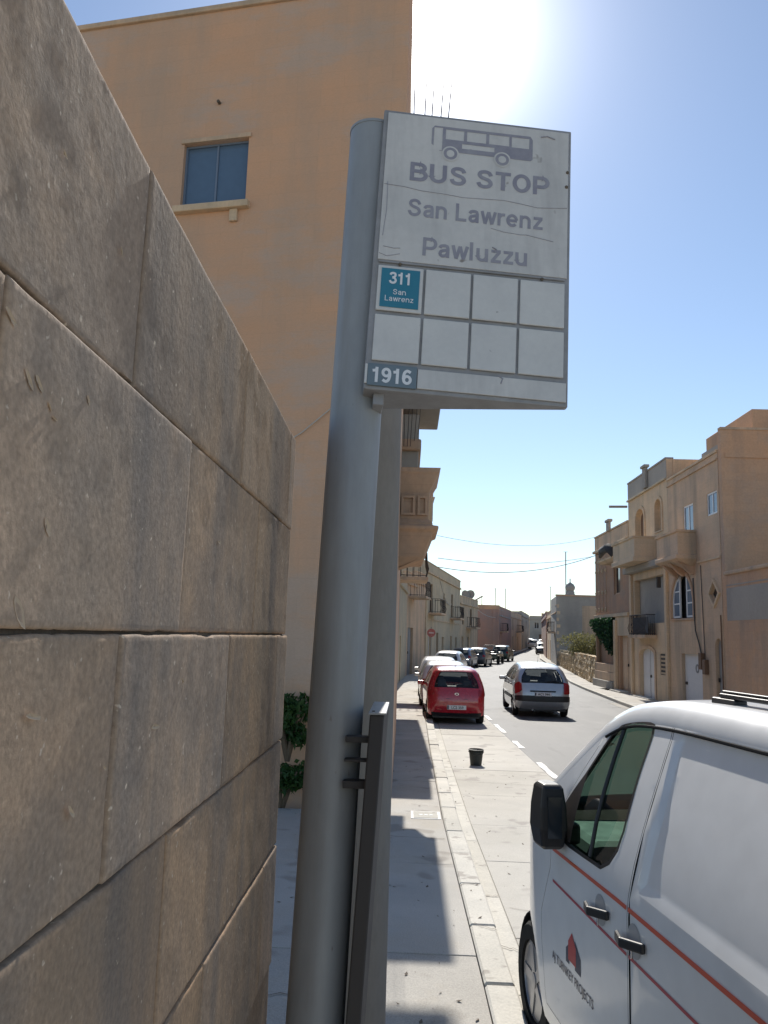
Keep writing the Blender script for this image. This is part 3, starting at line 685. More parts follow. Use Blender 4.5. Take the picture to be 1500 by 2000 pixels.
def iron_balcony(par, f, u0, u1, z, pr, h=.95, mat=None, n=9, slab_mat=None):
    mb = MB(); f.box(mb, u0-.05, u1+.05, z-.14, z, 0, pr+.05); b = mb.build('balcony', slab_mat or m_tan, par, bevel=.015, seg=1)
    mb = MB(); r = .014
    path = [(u0, .05)]+[(u0, pr-.02)]+[(u1, pr-.02)]+[(u1, .05)]
    for zz in (z+.06, z+h): mb.tube([f.p(u, zz, d) for u, d in path], r*1.3, 6)
    for k in range(4):
        t = k/4; mb.tube([f.p(u0, z, .1+(pr-.12)*t), f.p(u0, z+h, .1+(pr-.12)*t)], r, 5); mb.tube([f.p(u1, z, .1+(pr-.12)*t), f.p(u1, z+h, .1+(pr-.12)*t)], r, 5)
    for k in range(n+1):
        u = u0+(u1-u0)*k/n; mb.tube([f.p(u, z, pr-.02), f.p(u, z+h*.35, pr+.06), f.p(u, z+h*.6, pr-.0), f.p(u, z+h, pr-.02)], r, 5)
    tag(mb.build('railing', mat or m_iron, b), None, None, kind='stuff'); return b

# ---- the tall orange house on the left
h0 = house('gabled_house', 'tall orange rendered house whose blank side wall faces the camera', (-3, 12, 0))
GA = V((-.2, 10.35, 0)); GU = V((-1, .19, 0)).normalized(); GN = V((-.19, -1, 0)).normalized()
fg = Fac(GA, GU, GN)
def gu(x): return (x+.2)/GU.x
wu0, wu1 = gu(-2.53), gu(-3.55)
fg.holes = [rect(wu0, wu1, 8.40, 9.43)]
ZT = 11.62
L_ = 10.0
def body(mb):
    a = GA-GN*.26; q = GA+GU*L_-GN*.26
    mb.prism([(a.x, a.y), (-.2, 18.95), (q.x, 18.95), (q.x, q.y)], -.3, ZT)
wallmesh(fg, rect(0, L_, -.3, ZT), .25, body).build('wall', m_orange, h0)
w_ = fg.window(h0, rect(wu0, wu1, 8.40, 9.43), -.10, .03, m_shut, m_bglass, 1)
mb = MB(); fg.box(mb, wu0-.08, wu1+.08, 8.29, 8.395, -.1, .10); mb.build('window_sill', m_tan2, h0, bevel=.012)
mb = MB(); fg.box(mb, wu0-.04, wu1+.04, 9.432, 9.50, -.05, .03); mb.build('lintel', m_tan, h0, bevel=.006)
mb = MB(); fg.box(mb, wu0+.10, wu0+.22, 8.10, 8.285, 0, .05); mb.build('vent_block', m_tan2, h0, bevel=.006)
mb = MB(); fg.box(mb, -.05, L_+.02, ZT+.0005, ZT+.09, -.3, .05); mb.build('coping', m_tan, h0, bevel=.012)
MB().tube([fg.p(gu(-3.03), 10.05, 0), fg.p(gu(-3.03), 10.05, .06)], .025, 8).build('vent_pipe', m_mortar, h0)
MB().tube([fg.p(gu(-2.0), 4.6, .02), fg.p(gu(-1.5), 4.9, .03), fg.p(gu(-.9), 5.4, .03), fg.p(gu(-.3), 6.1, .02)], .008, 6).build('cable', m_cablew, h0)
ff = Fac((-.2, 0, 0), (0, 1, 0), (1, 0, 0))
bal = box_balcony(h0, ff, 12.06, 13.3, [(-0.5, 0.085, 3.077), (-0.36, 0.315, 3.215), (-0.1, 0.525, 3.4), (-0.02, 0.565, 3.769), (0.05, 0.585, 3.815), (0.05, 0.585, 3.862), (-0.02, 0.565, 3.88), (-0.02, 0.565, 3.917), (-0.06, 0.545, 3.972), (-0.06, 0.545, 4.378), (-0.03, 0.555, 4.471), (0.03, 0.585, 4.655), (0.055, 0.585, 4.692), (0.055, 0.585, 4.757)], m_brownst)
bal['label'] = 'moulded stone balcony seen from its end'
def frame_on(par, f, u0, u1, v0, v1, d, t, wd, mat, name='panel_moulding'):
    mb = MB(); f.poly(mb, rect(u0, u1, v0, v1), d, d+t, [rect(u0+wd, u1-wd, v0+wd, v1-wd)]); return mb.build(name, mat, par)
fe = Fac((-.2, 12.12, 0), (1, 0, 0), (0, -1, 0))
frame_on(bal, fe, .06, .27, 4.03, 4.33, -.002, .05, .035, m_brownst); frame_on(bal, fe, .31, .46, 4.03, 4.33, -.002, .05, .035, m_brownst)
MB().box(-.25, .12, 13.5, 15.4, 4.7, 6.02).build('upper_bay', m_greyr, h0, bevel=.02)
MB().box(-.25, .16, 13.4, 15.5, 5.36, 5.56).build('bay_cornice', m_brownst, h0, bevel=.03)
MB().box(-.25, .50, 13.18, 15.5, 6.27, 6.45).build('shadow_caster_slab', m_greyr, h0, bevel=.02)  # unseen slab behind the sign, added to lengthen the balcony's pavement shadow
MB().box(-.25, .52, 13.0, 16.06, 9.35, 9.75).build('shadow_caster_top', m_tan, h0, bevel=.05)  # guessed slab hidden by the sign, placed to shade the nearest pavement
MB().box(-.25, .5, 17.4, 18.95, 4.7, 5.5).build('shadow_caster_side', m_tan2, h0, bevel=.03)  # added box out of view behind the moulded balcony, starts the farther shadow
mb = MB(); ff.box(mb, 11.0, 11.9, .1, 2.4, .0005, .03); mb.build('door', m_wood, h0)

# ---- rest of the left row
def seg_house(name, label, A, Bp, ztop, depth, mat, opens, group=None, corn=True, back=None):
    A, Bp = V((*A, 0)), V((*Bp, 0)); U = (Bp-A); L = U.length; U.normalize(); N = V((U.y, -U.x, 0))
    if name.startswith('r_'): pass
    f = Fac(A, U, N); h = house(name, label, (A.x, A.y, zg(A.y)), group)
    return f, h, L
def fin_house(f, h, L, ztop, depth, mat, zb, corn=True, corn_mat=None, par=.0):
    def body(mb):
        a = f.p(0, 0, -.26); b = f.p(L, 0, -.26); c = f.p(L, 0, -depth); d = f.p(0, 0, -depth)
        pl = [(q.x, q.y) for q in (a, b, c, d)]
        ar = sum(pl[i][0]*pl[(i+1) % 4][1]-pl[(i+1) % 4][0]*pl[i][1] for i in range(4))
        mb.prism(pl if ar > 0 else pl[::-1], zb, ztop-.003)
    wallmesh(f, rect(0, L, zb, ztop), .25, body).build('wall', mat, h)
    if corn:
        mb = MB(); f.box(mb, -.0, L, ztop-.75, ztop-.62, .0005, .12); mb.build('cornice', corn_mat or mat, h, bevel=.02, seg=1)
        mb = MB(); f.box(mb, -.02, L+.02, ztop+.0005, ztop+.07, -.3, .04); mb.build('coping', corn_mat or mat, h, bevel=.01, seg=1)
ZB = -.35
# l1: flank of the row, mostly hidden
f, h, L = seg_house('row_house', 'tan house front seen edge-on just past the orange house', (-.2, 19), (-.5, 38), 6.6, 9, m_tan, None)
f.holes = [rect(4, 5.2, ZB+.2, 2.4), rect(9, 10.2, ZB+.2, 2.4)]
fin_house(f, h, L, 6.6, 9, m_tan, ZB)
for a in (4, 9): f.door(h, rect(a, a+1.2, ZB+.2, 2.4), mat=m_wood)
box_balcony(h, f, .2, 9.0, [(0, .74, 4.6), (.03, .78, 4.66), (.0, .74, 4.75), (0, .74, 5.5), (.03, .76, 5.56)], m_tan2)  # unseen long balcony, added to cast the farther shadow along the pavement
iron_balcony(h, f, 13, 15, 4.55, 1.15)
# l2: sunlit yellow front
f, h, L = seg_house('yellow_house', 'narrow sunlit yellow house front beyond the concrete post', (-.5, 38), (-.05, 47.8), 5.4, 9, m_cream, None)
f.holes = [rect(3, 4.1, ZB+.2, 2.2)]
fin_house(f, h, L, 5.4, 9, m_cream, ZB); f.door(h, rect(3, 4.1, ZB+.2, 2.2), mat=m_wood)
# l2b: small house with a tall grey door
f, h, L = seg_house('grey_door_house', 'slim tan house with tall grey double door behind the parked white cars', (-.05, 47.8), (.54, 51.4), 6.0, 9, m_tan, None)
f.holes = [rect(.5, 2.6, ZB+.2, 2.7)]
fin_house(f, h, L, 6.0, 9, m_tan, ZB); f.door(h, rect(.5, 2.6, ZB+.2, 2.7), mat=m_doorg)
iron_balcony(h, f, .6, 2.8, 4.6, 1.0)
f, h, L = seg_house('side_house', 'tan sliver of house left of the red round sign', (.54, 51.4), (1.2, 54.6), 6.3, 9, m_tan, None)
fin_house(f, h, L, 6.3, 9, m_tan, ZB)
# l3: cream row house with two balconies
f, h, L = seg_house('cream_house', 'cream two-storey house with iron balcony and red round sign', (1.2, 54.6), (4.8, 74), 7.3, 10, m_cream, None)
D = [(1.6, 2.8, 2.3), (5.2, 6.3, 2.5), (8.2, 9.2, 2.2), (13.2, 14.2, 2.3), (16.6, 17.6, 2.2)]
W = [(2.0, 3.1, 3.9, 5.9), (8.6, 9.5, 4.1, 5.6), (13.4, 14.6, 3.9, 5.8)]
f.holes = [rect(a, b, ZB+.25, z) for a, b, z in D]+[rect(*q) for q in W]
fin_house(f, h, L, 7.3, 10, m_cream, ZB, True, m_tan2)
for i, (a, b, z) in enumerate(D): f.door(h, rect(a, b, ZB+.25, z), mat=(m_doorw, m_wood, m_doorg, m_tan, m_wood)[i])
for q in W: f.window(h, rect(*q), frame=m_wood)
iron_balcony(h, f, 1.3, 3.8, 3.85, .85, n=10); iron_balcony(h, f, 12.7, 15.2, 3.8, .85, n=10)
mb = MB(); f.box(mb, .02, .35, ZB, 7.2, .0005, .07); mb.build('corner_pilaster', m_cream, h, bevel=.01)
mb = MB(); f.box(mb, 0, L, 3.35, 3.45, .0005, .06); mb.build('string_course', m_tan2, h)
# l4: set back house with awning
f, h, L = seg_house('balcony_house', 'small yellow house with thin awning posts beside the pink gable', (4.8, 74), (7.3, 84), 6.0, 9, m_tan2, None)
f.holes = [rect(1, 2, ZB+.3, 2.3), rect(4, 5.2, ZB+.3, 2.3), rect(1.2, 2.2, 3.4, 5), rect(5.5, 6.6, 3.4, 5)]
fin_house(f, h, L, 6.0, 9, m_tan2, ZB)
for q in ((1, 2), (4, 5.2)): f.door(h, rect(*q, ZB+.3, 2.3), mat=m_doorg)
for q in ((1.2, 2.2), (5.5, 6.6)): f.window(h, rect(*q, 3.4, 5), frame=m_wood)
iron_balcony(h, f, 3.5, 6, 3.2, .9)
# pink gable
hp = house('pink_house', 'reddish pink house with blank side wall behind the parked jeep', (8, 95, 0))
fp = Fac((10.75, 95, 0), (-1, 0, 0), (0, -1, 0)); fp.holes = [rect(3.1, 4.0, 1.0, 2.6)]
def body(mb): mb.prism([(1.5, 95.26), (10.75, 95.26), (14.2, 111), (1.5, 111)], -.4, 6.05)
wallmesh(fp, rect(0, 9.2, -.4, 6.05), .25, body).build('wall', m_pink, hp)
fp.window(hp, rect(3.1, 4.0, 1.0, 2.6), frame=m_green, pane=m_green)
mb = MB(); fp.box(mb, -.05, 9.2, 5.6, 6.1, .0005, .03); mb.build('weathered_band', m_brownst, hp)
mb = MB(); fp.box(mb, .35, .75, -.3, 5.6, .0005, .08); mb.build('chimney_breast', m_pink, hp)
# far left and far end houses
def far_house(A, Bp, ztop, mat, label, zb, doors, wins, name='street_house', bal=None, depth=9):
    f, h, L = seg_house(name, label, A, Bp, ztop, depth, mat, None, 'far houses down the street')
    f.holes = [rect(a, b, zb+.3, z) for a, b, z in doors]+[rect(*q) for q in wins]
    fin_house(f, h, L, ztop, depth, mat, zb)
    for a, b, z in doors: f.door(h, rect(a, b, zb+.3, z), mat=random.choice((m_wood, m_doorg, m_doorw)), panels=False)
    for q in wins: f.window(h, rect(*q), frame=random.choice((m_wood, m_alu)))
    if bal: iron_balcony(h, f, *bal)
    return f, h
far_house((10.75, 95.3), (14.1, 110.9), 5.6, m_greyr, 'grey house front just past the pink gable with small brown balcony', -.3, [(2, 3.1, 2.3), (8, 9, 2.3)], [(2, 3, 3.3, 4.6), (8, 9, 3.2, 4.7), (12, 13, 3.3, 4.6)], bal=(1.6, 3.6, 3.1, .8))
far_house((14.1, 110.9), (18.0, 128), 5.9, m_tan, 'tan house front further down the left side near the far cars', -.2, [(3, 4, 2.6), (11, 12, 2.6)], [(3, 4, 3.5, 5), (11, 12, 3.5, 5)], bal=(9, 12, 3.3, .8))
far_house((18.0, 128), (22.5, 150), 6.6, m_greyr, 'last grey house front on the left before the street end', -.1, [(3, 4, 2.9), (13, 14, 2.9)], [(3, 4, 4, 5.4), (13, 14, 4, 5.4)])
far_house((20.5, 177), (26.6, 176.4), 7.0, m_tan, 'tan house closing the far end of the street', 0, [(1, 2.2, 3.3), (4, 5, 3.3)], [(1, 2, 4.4, 5.8), (4, 5, 4.4, 5.8)])
far_house((26.6, 176.4), (34, 175.5), 7.3, m_greyr, 'greyish house closing the street end beside the tan one', 0, [(2, 3.2, 3.4), (5, 6, 3.4)], [(1, 2, 4.6, 6), (3, 4, 4.6, 6), (5.5, 6.5, 4.6, 6)])
far_house((8, 182), (20.6, 180), 6.4, m_tan, 'low tan house peeping above the left roofs at street end', 0, [], [(9, 10, 4, 5.2)])

# ---- right row: fronts in the plane X = 10.4 facing left
fr = lambda: Fac((10.4, 0, 0), (0, 1, 0), (-1, 0, 0))
def rbody(mb, y0, y1, zt, x1=22): mb.box(10.66, x1, y0, y1, -.4, zt)
def rhouse(name, label, y0, y1, zt, mat, holes, x1=22, outline=None, ztop2=None):
    f = fr(); f.holes = holes; h = house(name, label, (10.4, (y0+y1)/2, zg(y0)))
    wallmesh(f, outline or rect(y0, y1, -.4, zt), .25, lambda mb: rbody(mb, y0, y1, (ztop2 or zt)-.003, x1)).build('wall', mat, h); return f, h
# low wall in front
f, h = rhouse('low_house', 'low brown single-storey front behind the white van roof', 6, 26.55, 4.48, m_brownst, [rect(12, 15, -.1, 3)], 20)
mb = MB(); f.box(mb, 6, 26.55, 4.4805, 4.6, -.3, .08); mb.build('coping', m_tan, h, bevel=.03)
mb = MB(); f.box(mb, 6, 26.5, 4.12, 4.16, .0005, .012); mb.build('string_course', m_greyr, h)
mb = MB(); f.box(mb, 6, 26.5, 3.0, 4.05, .0005, .008); mb.build('render_patch', m_greyr, h)
f.door(h, rect(12, 15, -.1, 3), mat=m_wood)
# tall brown block with blank party wall to us
hd = house('brown_block', 'tall brown house with blank party wall at the right edge', (14, 26.6, 0))
fd = Fac((10.4, 26.56, 0), (1, 0, 0), (0, -1, 0))
wallmesh(fd, rect(0, 15, -.3, 9.42), .2, lambda mb: mb.box(10.403, 25.4, 26.762, 26.85, -.3, 9.41)).build('wall', m_brownst, hd)
MB().box(10.45, 25.4, 26.86, 28.0, 8.0, 9.40).build('parapet_return', m_brownst, hd)
mb = MB(); fd.box(mb, .12, 15, 8.45, 8.62, .0005, .03); mb.build('string_course', m_brownst, hd)
mb = MB(); fd.box(mb, -.02, 15, 9.4205, 9.5, -.2, .03); mb.build('coping', m_tan, hd)
MB().box(11.75, 16, 27.2, 31.5, 8.7, 10.35).build('roof_room', m_brownst, hd, bevel=.02)
MB().box(10.42, 12.6, 26.87, 28.4, 8.7, 8.98).build('stair_head', m_greyr, hd)
# house A
gd = rect(28.9, 31.0, -.2, 1.86); d2 = arch(27.05, 27.65, -.2, 2.44, .3); aw = arch(29.57, 31.98, 3.17, 4.86, 1.2, 16); dm = [(27.55, 3.56), (27.95, 3.94), (27.55, 4.34), (27.13, 3.94)]; dm = [(27.13, 3.94), (27.55, 3.56), (27.95, 3.94), (27.55, 4.34)]
wA2 = rect(27.06, 28.0, 6.65, 7.44); wA1 = rect(29.36, 30.42, 5.46, 7.38)
f, h = rhouse('arched_window_house', 'tan house with arched shuttered window, diamond window and white garage door', 26.9, 32.25, 8.72, m_tan, [gd, d2, aw, dm, wA2, wA1])
o = f.door(h, gd, -.12, m_doorw, 1, 'garage_door', False)
mb = MB(); vo = disc(29.7, 1.35, .16, 14); f.poly(mb, vo, -.12, -.10, [disc(29.7, 1.35, .1, 14)]); mb.build('door_ring', m_doorg, o)
f.door(h, d2, -.12, m_doorg, 1)
f.window(h, wA2, -.06, .06, m_alu, m_bglass, 1); f.window(h, wA1, -.06, .06, m_alu, m_bglass, 1)
f.window(h, dm, -.1, .04, m_tan2, m_dglass, 0, 0)
mb = MB(); ot = [(27.0, 3.94), (27.55, 3.44), (28.08, 3.94), (27.55, 4.46)]; f.poly(mb, ot, .0005, .06, [dm]); mb.build('window_surround', m_tan2, h)
f.poly(MB_ := MB(), aw, -.235, -.23); MB_.build('dark_opening', m_inter, h)
f.window(h, [(31.12, 3.2), (31.93, 3.2), (31.93, 3.9), (31.8, 4.3), (31.5, 4.62), (31.12, 4.78)], -.06, .07, m_alu, m_bglass, 0, 2, 'casement')
f.window(h, [(29.62, 3.2), (30.42, 3.2), (30.42, 4.76), (30.05, 4.62), (29.76, 4.3), (29.62, 3.9)], -.06, .07, m_alu, m_bglass, 0, 2, 'casement')
mb = MB(); aw2 = arch(29.45, 32.08, 3.1, 5.0, 1.3, 16); f.poly(mb, aw2, .0005, .05, [aw]); mb.build('arch_surround', m_brownst, h)
mb = MB(); f.box(mb, 26.9, 29.0, 5.1, 5.17, .0005, .05); mb.build('string_course', m_tan2, h)
mb = MB(); f.box(mb, 26.9, 32.2, 8.7205, 8.80, -.3, .05); mb.build('coping', m_tan2, h)
mb = MB(); f.box(mb, 26.9, 32.2, 8.46, 8.52, .0005, .06); mb.build('cornice', m_tan, h)
box_balcony(h, f, 29.15, 31.6, [(-.45, .1, 4.80), (-.3, .35, 5.0), (-.05, .62, 5.2), (.04, .7, 5.28), (.04, .7, 5.42), (-.02, .68, 5.44), (-.02, .68, 6.24), (.03, .70, 6.25), (.03, .70, 6.33)], m_tan)
for u in (29.5, 30.4, 31.2):
    mb = MB(); Fb = Fac((10.4, u, 0), (-1, 0, 0), (0, -1, 0)); Fb.poly(mb, [(0, 4.75), (.1, 4.72), (.3, 4.9), (.6, 5.2), (.6, 5.28), (0, 5.28)], -.1, .1); mb.build('corbel', m_brownst, h)
for y0, z0, z1, nm in ((28.75, 1.35, 1.92, 'meter_box'), (28.4, 1.2, 1.7, 'meter_box')): mb = MB(); f.box(mb, y0-.13, y0+.13, z0, z1, .0005, .14); mb.build(nm, m_wood, h, bevel=.01)
MB().tube([f.p(29.45, 4.6, .04), f.p(29.42, 3.2, .04), f.p(29.35, 2.7, .04), f.p(29.0, 2.2, .04), f.p(28.82, 1.9, .05)], .022, 6).build('cable', m_wire, h)
MB().tube([f.p(28.7, 5.0, .03), f.p(28.6, 3.2, .03), f.p(28.5, 1.7, .03)], .014, 6).build('cable', m_wire, h)
MB().tube([f.p(27.0, 3.2, .03), f.p(26.98, 1.6, .03), f.p(26.96, -.1, .03)], .02, 6).build('drain_pipe', m_wood, h)
# house B
lg = rect(32.75, 37.2, 3.05, 5.02); bd = arch(34.3, 36.45, -.25, 1.98, .25, 8); w1 = arch(35.4, 36.7, 5.9, 8.2, .45, 8); w2 = arch(32.95, 33.82, 6.85, 8.2, .35, 8); vg = rect(32.66, 33.6, .95, 1.8)
f, h = rhouse('loggia_house', 'tan house with deep open loggia and solid stone balcony above', 32.26, 38.0, 9.68, m_tan2, [lg, bd, w1, w2, vg])
f.poly(MB_ := MB(), rect(32.75, 37.2, 3.05, 5.02), -.262, -.258); MB_.build('loggia_back_wall', m_greyr, h)
f.door(h, bd, -.14, m_doorw, 2); f.window(h, w1, -.2, .1, m_tan2, m_wood, 1, 0); f.window(h, w2, -.2, .1, m_tan2, m_wood, 1, 0)
mb = MB(); f.poly(mb, vg, -.06, -.03); v_ = mb.build('vent_grille', m_iron, h)
for i in range(6):
    for j in range(5):
        mb = MB(); f.box(mb, 32.68+i*.155, 32.77+i*.155, .98+j*.165, 1.06+j*.165, -.03, -.005); mb.build('grille_block', m_tan2, v_)
mb = MB(); f.box(mb, 32.3, 38.0, 8.82, 8.90, .0005, .09); mb.build('cornice', m_cream, h, bevel=.01)
mb = MB(); f.box(mb, 32.27, 38.0, 9.6805, 9.75, -.3, .04); mb.build('coping', m_greyr, h)
mb = MB(); f.box(mb, 32.27, 38, 8.92, 9.66, .0005, .012); mb.build('parapet_face', m_greyr, h)
mb = MB(); f.box(mb, 34.75, 35.2, 8.95, 9.85, .0125, .14); f.box(mb, 34.68, 35.27, 9.86, 9.98, -.05, .2); mb.build('parapet_pedestal', m_greyr, h, bevel=.02)
for (a, b, z0, z1) in ((35.4, 36.7, 5.9, 8.2), (32.95, 33.82, 6.85, 8.2)):
    mb = MB(); f.poly(mb, arch(a-.12, b+.12, z0-.05, z1+.14, .5, 8), .0005, .05, [arch(a, b, z0, z1, .45 if a > 34 else .35, 8)]); mb.build('window_surround', m_tan2, h)
box_balcony(h, f, 33.85, 37.4, [(.05, .92, 5.62), (.05, .92, 5.82), (-.01, .92, 5.83), (-.01, .92, 6.60), (.03, .94, 6.61), (.03, .94, 6.68)], m_tan2)
mb = MB(); f.box(mb, 32.4, 37.9, 5.35, 5.615, .0005, .35); mb.build('beam', m_greyr, h, bevel=.02)
g = iron_balcony(h, f, 34.0, 36.5, 2.55, .45, .85, n=14)
mb = MB(); f.box(mb, 34.1, 36.4, 2.6, 3.3, .3, .32); mb.build('balcony_screen', m_seat, g)
for q in (32.35, 37.4): mb = MB(); f.box(mb, q, q+.25, -.3, 5.3, .0005, .12); mb.build('pilaster', m_tan2, h, bevel=.02)
mb = MB(); f.poly(mb, arch(34.12, 36.63, -.25, 2.12, .3, 8), .0005, .05, [bd]); mb.build('door_surround', m_tan, h)
mb = MB(); f.box(mb, 34.2, 36.5, -.3, -.08, .0, .35); mb.build('door_step', m_kerb, h, bevel=.01)
MB().tube([f.p(38.0, 8.62, .05), f.p(38.0, 8.60, .9)], .06, 8).build('water_spout', m_greyr, h)
mb = MB(); f.box(mb, 32.85, 32.98, 4.45, 4.9, .13, .3); mb.build('wall_lantern', m_iron, h, bevel=.03)
# house C
cw = rect(39.65, 40.85, 4.58, 6.0); cdoor = rect(37.95, 39.9, -.1, 2.52); rec = rect(40.6, 44.7, 1.1, 3.36)
f, h = rhouse('red_house', 'rusty red two-storey house with dark climber under its bay', 38.02, 44.85, 7.9, m_red, [cw, cdoor, rec])
f.poly(MB_ := MB(), rec, -.262, -.258); MB_.build('recess_wall', m_red, h)
f.window(h, cw, -.12, .07, m_tan, m_dglass, 0); f.door(h, cdoor, -.15, m_tan, 2)
mb = MB(); f.box(mb, 38.02, 44.85, 7.02, 7.16, .0005, .16); mb.build('cornice', m_tan2, h, bevel=.02)
mb = MB(); f.box(mb, 38.02, 44.85, 7.18, 7.88, .0005, .02); mb.build('parapet_face', m_tan, h)
mb = MB(); f.box(mb, 38.02, 44.85, 7.9005, 7.98, -.3, .06); mb.build('coping', m_tan2, h)
mb = MB(); f.box(mb, 41.2, 41.75, 7.9, 8.35, .021, .15); f.box(mb, 41.12, 41.83, 8.36, 8.5, -.05, .2); mb.build('parapet_pedestal', m_greyr, h, bevel=.03)
mb = MB(); f.box(mb, 38.02, 44.85, 3.45, 3.62, .0005, .12); mb.build('string_course', m_tan2, h, bevel=.01)
mb = MB(); f.box(mb, 38.05, 40.55, -.3, 3.44, .0005, .05); m_ = mb
mb = MB(); f.poly(mb, rect(38.03, 40.5, 2.53, 3.44), .0005, .05); mb.build('plinth_panel', m_tan2, h)
mb = MB(); f.box(mb, 40.18, 40.55, -.3, 3.30, .0005, .16); mb.build('column', m_tan2, h, bevel=.03)
for z0, z1, d in ((-.35, .25, .22), (.26, .68, .10), (.69, 1.09, .07)): mb = MB(); f.box(mb, 40.6, 44.8, z0, z1, .0005, d); mb.build('parapet_course', m_tan if z0 > 0 else m_greyr, h, bevel=.015)
mb = MB(); f.box(mb, 38.2, 40.0, -.35, -.05, .0, .5); mb.build('door_step', m_kerb, h, bevel=.01)
mb = MB(); f.box(mb, 40.1, 41.8, -.35, -.12, .22, .6); mb.build('door_step', m_kerb, h, bevel=.01)
for i, u in enumerate((42.0, 42.7, 43.4, 44.1)):
    mb = MB(); mb.tube([f.p(u, z, .1) for z in (3.75, 4.6, 5.4, 6.3)], .018, 6); b_ = mb.build('iron_bar', m_brownst, h)
    for z in (3.85, 4.75, 5.9, 6.45):
        mb = MB(); mb.tube([f.p(u+.02+.13*math.cos(t)*(1-t/9), z+.13*math.sin(t)*(1-t/9), .14) for t in [k*.6 for k in range(10)]], .03, 5); mb.build('scroll', m_cream, b_)
box_balcony(h, f, 38.4, 41.4, [(0, .5, 6.1), (.0, .7, 6.2), (0, .7, 6.28)], m_tan2)
mb = MB(); mb.tube([f.p(38.4, 6.29, .62), f.p(39, 6.75, .72), f.p(40.2, 6.72, .72), f.p(41.2, 6.5, .6)], [.12, .22, .2, .08], 8); mb.build('rolled_awning', m_inter, h, smooth=True)
# leaf helper
def leaves(n, sampler, size, up=.4):
    mb = MB()
    for i in range(n):
        c = V(sampler()); s = size*random.uniform(.6, 1.3)
        d = V((random.gauss(0, 1), random.gauss(0, 1), random.gauss(0, 1)+up)).normalized(); t = d.orthogonal().normalized(); b = d.cross(t)
        a = random.random()*6.28; t, b = t*math.cos(a)+b*math.sin(a), b*math.cos(a)-t*math.sin(a)
        mb.add([c-t*s, c-b*s*.5+d*s*.15, c+t*s, c+b*s*.5+d*s*.15], [(0, 1, 2), (0, 2, 3)])
    return mb
def gs(cx, cy, cz, rx, ry, rz):
    def s():
        while True:
            p = [random.uniform(-1, 1) for _ in range(3)]
            if sum(q*q for q in p) < 1: return (cx+p[0]*rx, cy+p[1]*ry, cz+p[2]*rz)
    return s
# climber in the recess of the red house
cl = thing('climbing_plant', 'dark green climber hanging in the recess of the red house', 'plant', (10.3, 43, 1.1))
def cs():
    while True:
        y = random.uniform(40.6, 45.0); z = random.uniform(1.5, 3.4)
        if z > 1.55+(y-40.6)*.36+random.uniform(-.12, .12): return (random.uniform(10.08, 10.5), y, z)
tag(leaves(4200, cs, .09).build('foliage', m_green, cl), None, None, kind='stuff')
MB().tube([(10.5, 44.4, 1.1), (10.45, 44.2, 2.2), (10.42, 43, 2.9)], .04, 6).build('stem', m_bark, cl)

# ---- rubble garden wall and plot behind it
rw = thing('rubble_wall', 'crumbling golden rubble garden wall past the red house', 'wall', (12, 58, -.2))
tmpl = []
for k in range(7):
    bm = bmesh.new(); bmesh.ops.create_cube(bm, size=1)
    bmesh.ops.subdivide_edges(bm, edges=bm.edges, cuts=1, use_grid_fill=True)
    for v in bm.verts: v.co = v.co*random.uniform(.9, 1.04)+V([random.uniform(-.06, .06) for _ in range(3)])
    me = bpy.data.meshes.new('stone'); bm.to_mesh(me); bm.free(); me.materials.append(m_rubble); tmpl.append(me)
y = 44.95; cnt = 0
far_mb = MB()
for row in range(7):
    y = 44.95
    while y < 76:
        ln = random.uniform(.3, .75); hgt = .235
        zt = 1.45-.012*(y-45)+.12*math.sin(y*1.3)+.1*math.sin(y*3.1)
        z = zg(y)-.05+row*hgt+hgt/2
        x = RF(y)+random.uniform(-.05, .05)
        if z < zt and cnt < 290 and y < 61:
            o = bpy.data.objects.new('stone', random.choice(tmpl)); link(o, rw); o.location = (x+.2, y+ln/2, z); o.scale = (.45, ln*.98, hgt*1.0)
            o.rotation_euler = (random.uniform(-.06, .06), random.uniform(-.06, .06), -.12+random.uniform(-.1, .1)); cnt += 1
        elif z < zt: far_mb.obox((x+.2, y+ln/2, z), (.22, 0, 0), (.06, ln/2*.98, 0), (0, 0, hgt/2*.97))
        y += ln
tag(far_mb.build('stones', m_rubble, rw, bevel=.03, seg=1), None, None, kind='stuff')
mb = MB(); mb.add([(RF(y)+dx, y, zg(y)-.2+(1.45 if t else 0)) for y in np.linspace(45, 76, 20) for dx, t in ((.1, 0), (.1, 1), (.35, 1), (.35, 0))], [(i*4+k, i*4+k+1, i*4+k+5, i*4+k+4) for i in range(19) for k in range(3)]); mb.build('core', m_rubble, rw)
def shrub(name, label, cat, x, y, z, rx, ry, rz, n, size, mat, nst=5, lumps=7, group=None):
    t = thing(name, label, cat, (x, y, z), 0, group)
    sm = [gs(x+random.uniform(-.6, .6)*rx, y+random.uniform(-.6, .6)*ry, z+rz*random.uniform(.5, 1.5), rx*random.uniform(.3, .55), ry*random.uniform(.3, .55), rz*random.uniform(.25, .5)) for _ in range(lumps)]
    tag(leaves(n, lambda: random.choice(sm)(), size).build('foliage', mat, t), None, None, kind='stuff')
    for k in range(nst):
        a = random.random()*6.28; MB().tube([(x, y, z-.1), (x+math.cos(a)*rx*.25, y+math.sin(a)*ry*.25, z+rz*.6), (x+math.cos(a)*rx*.6, y+math.sin(a)*ry*.6, z+rz*1.3)], [.035, .025, .01], 6).build('stem', m_bark, t)
    return t
shrub('olive_bush', 'loose olive-green bush rising behind the rubble wall', 'bush', 13.3, 60, .6, 2.0, 2.0, 1.25, 5200, .075, m_olive, 12, 22)
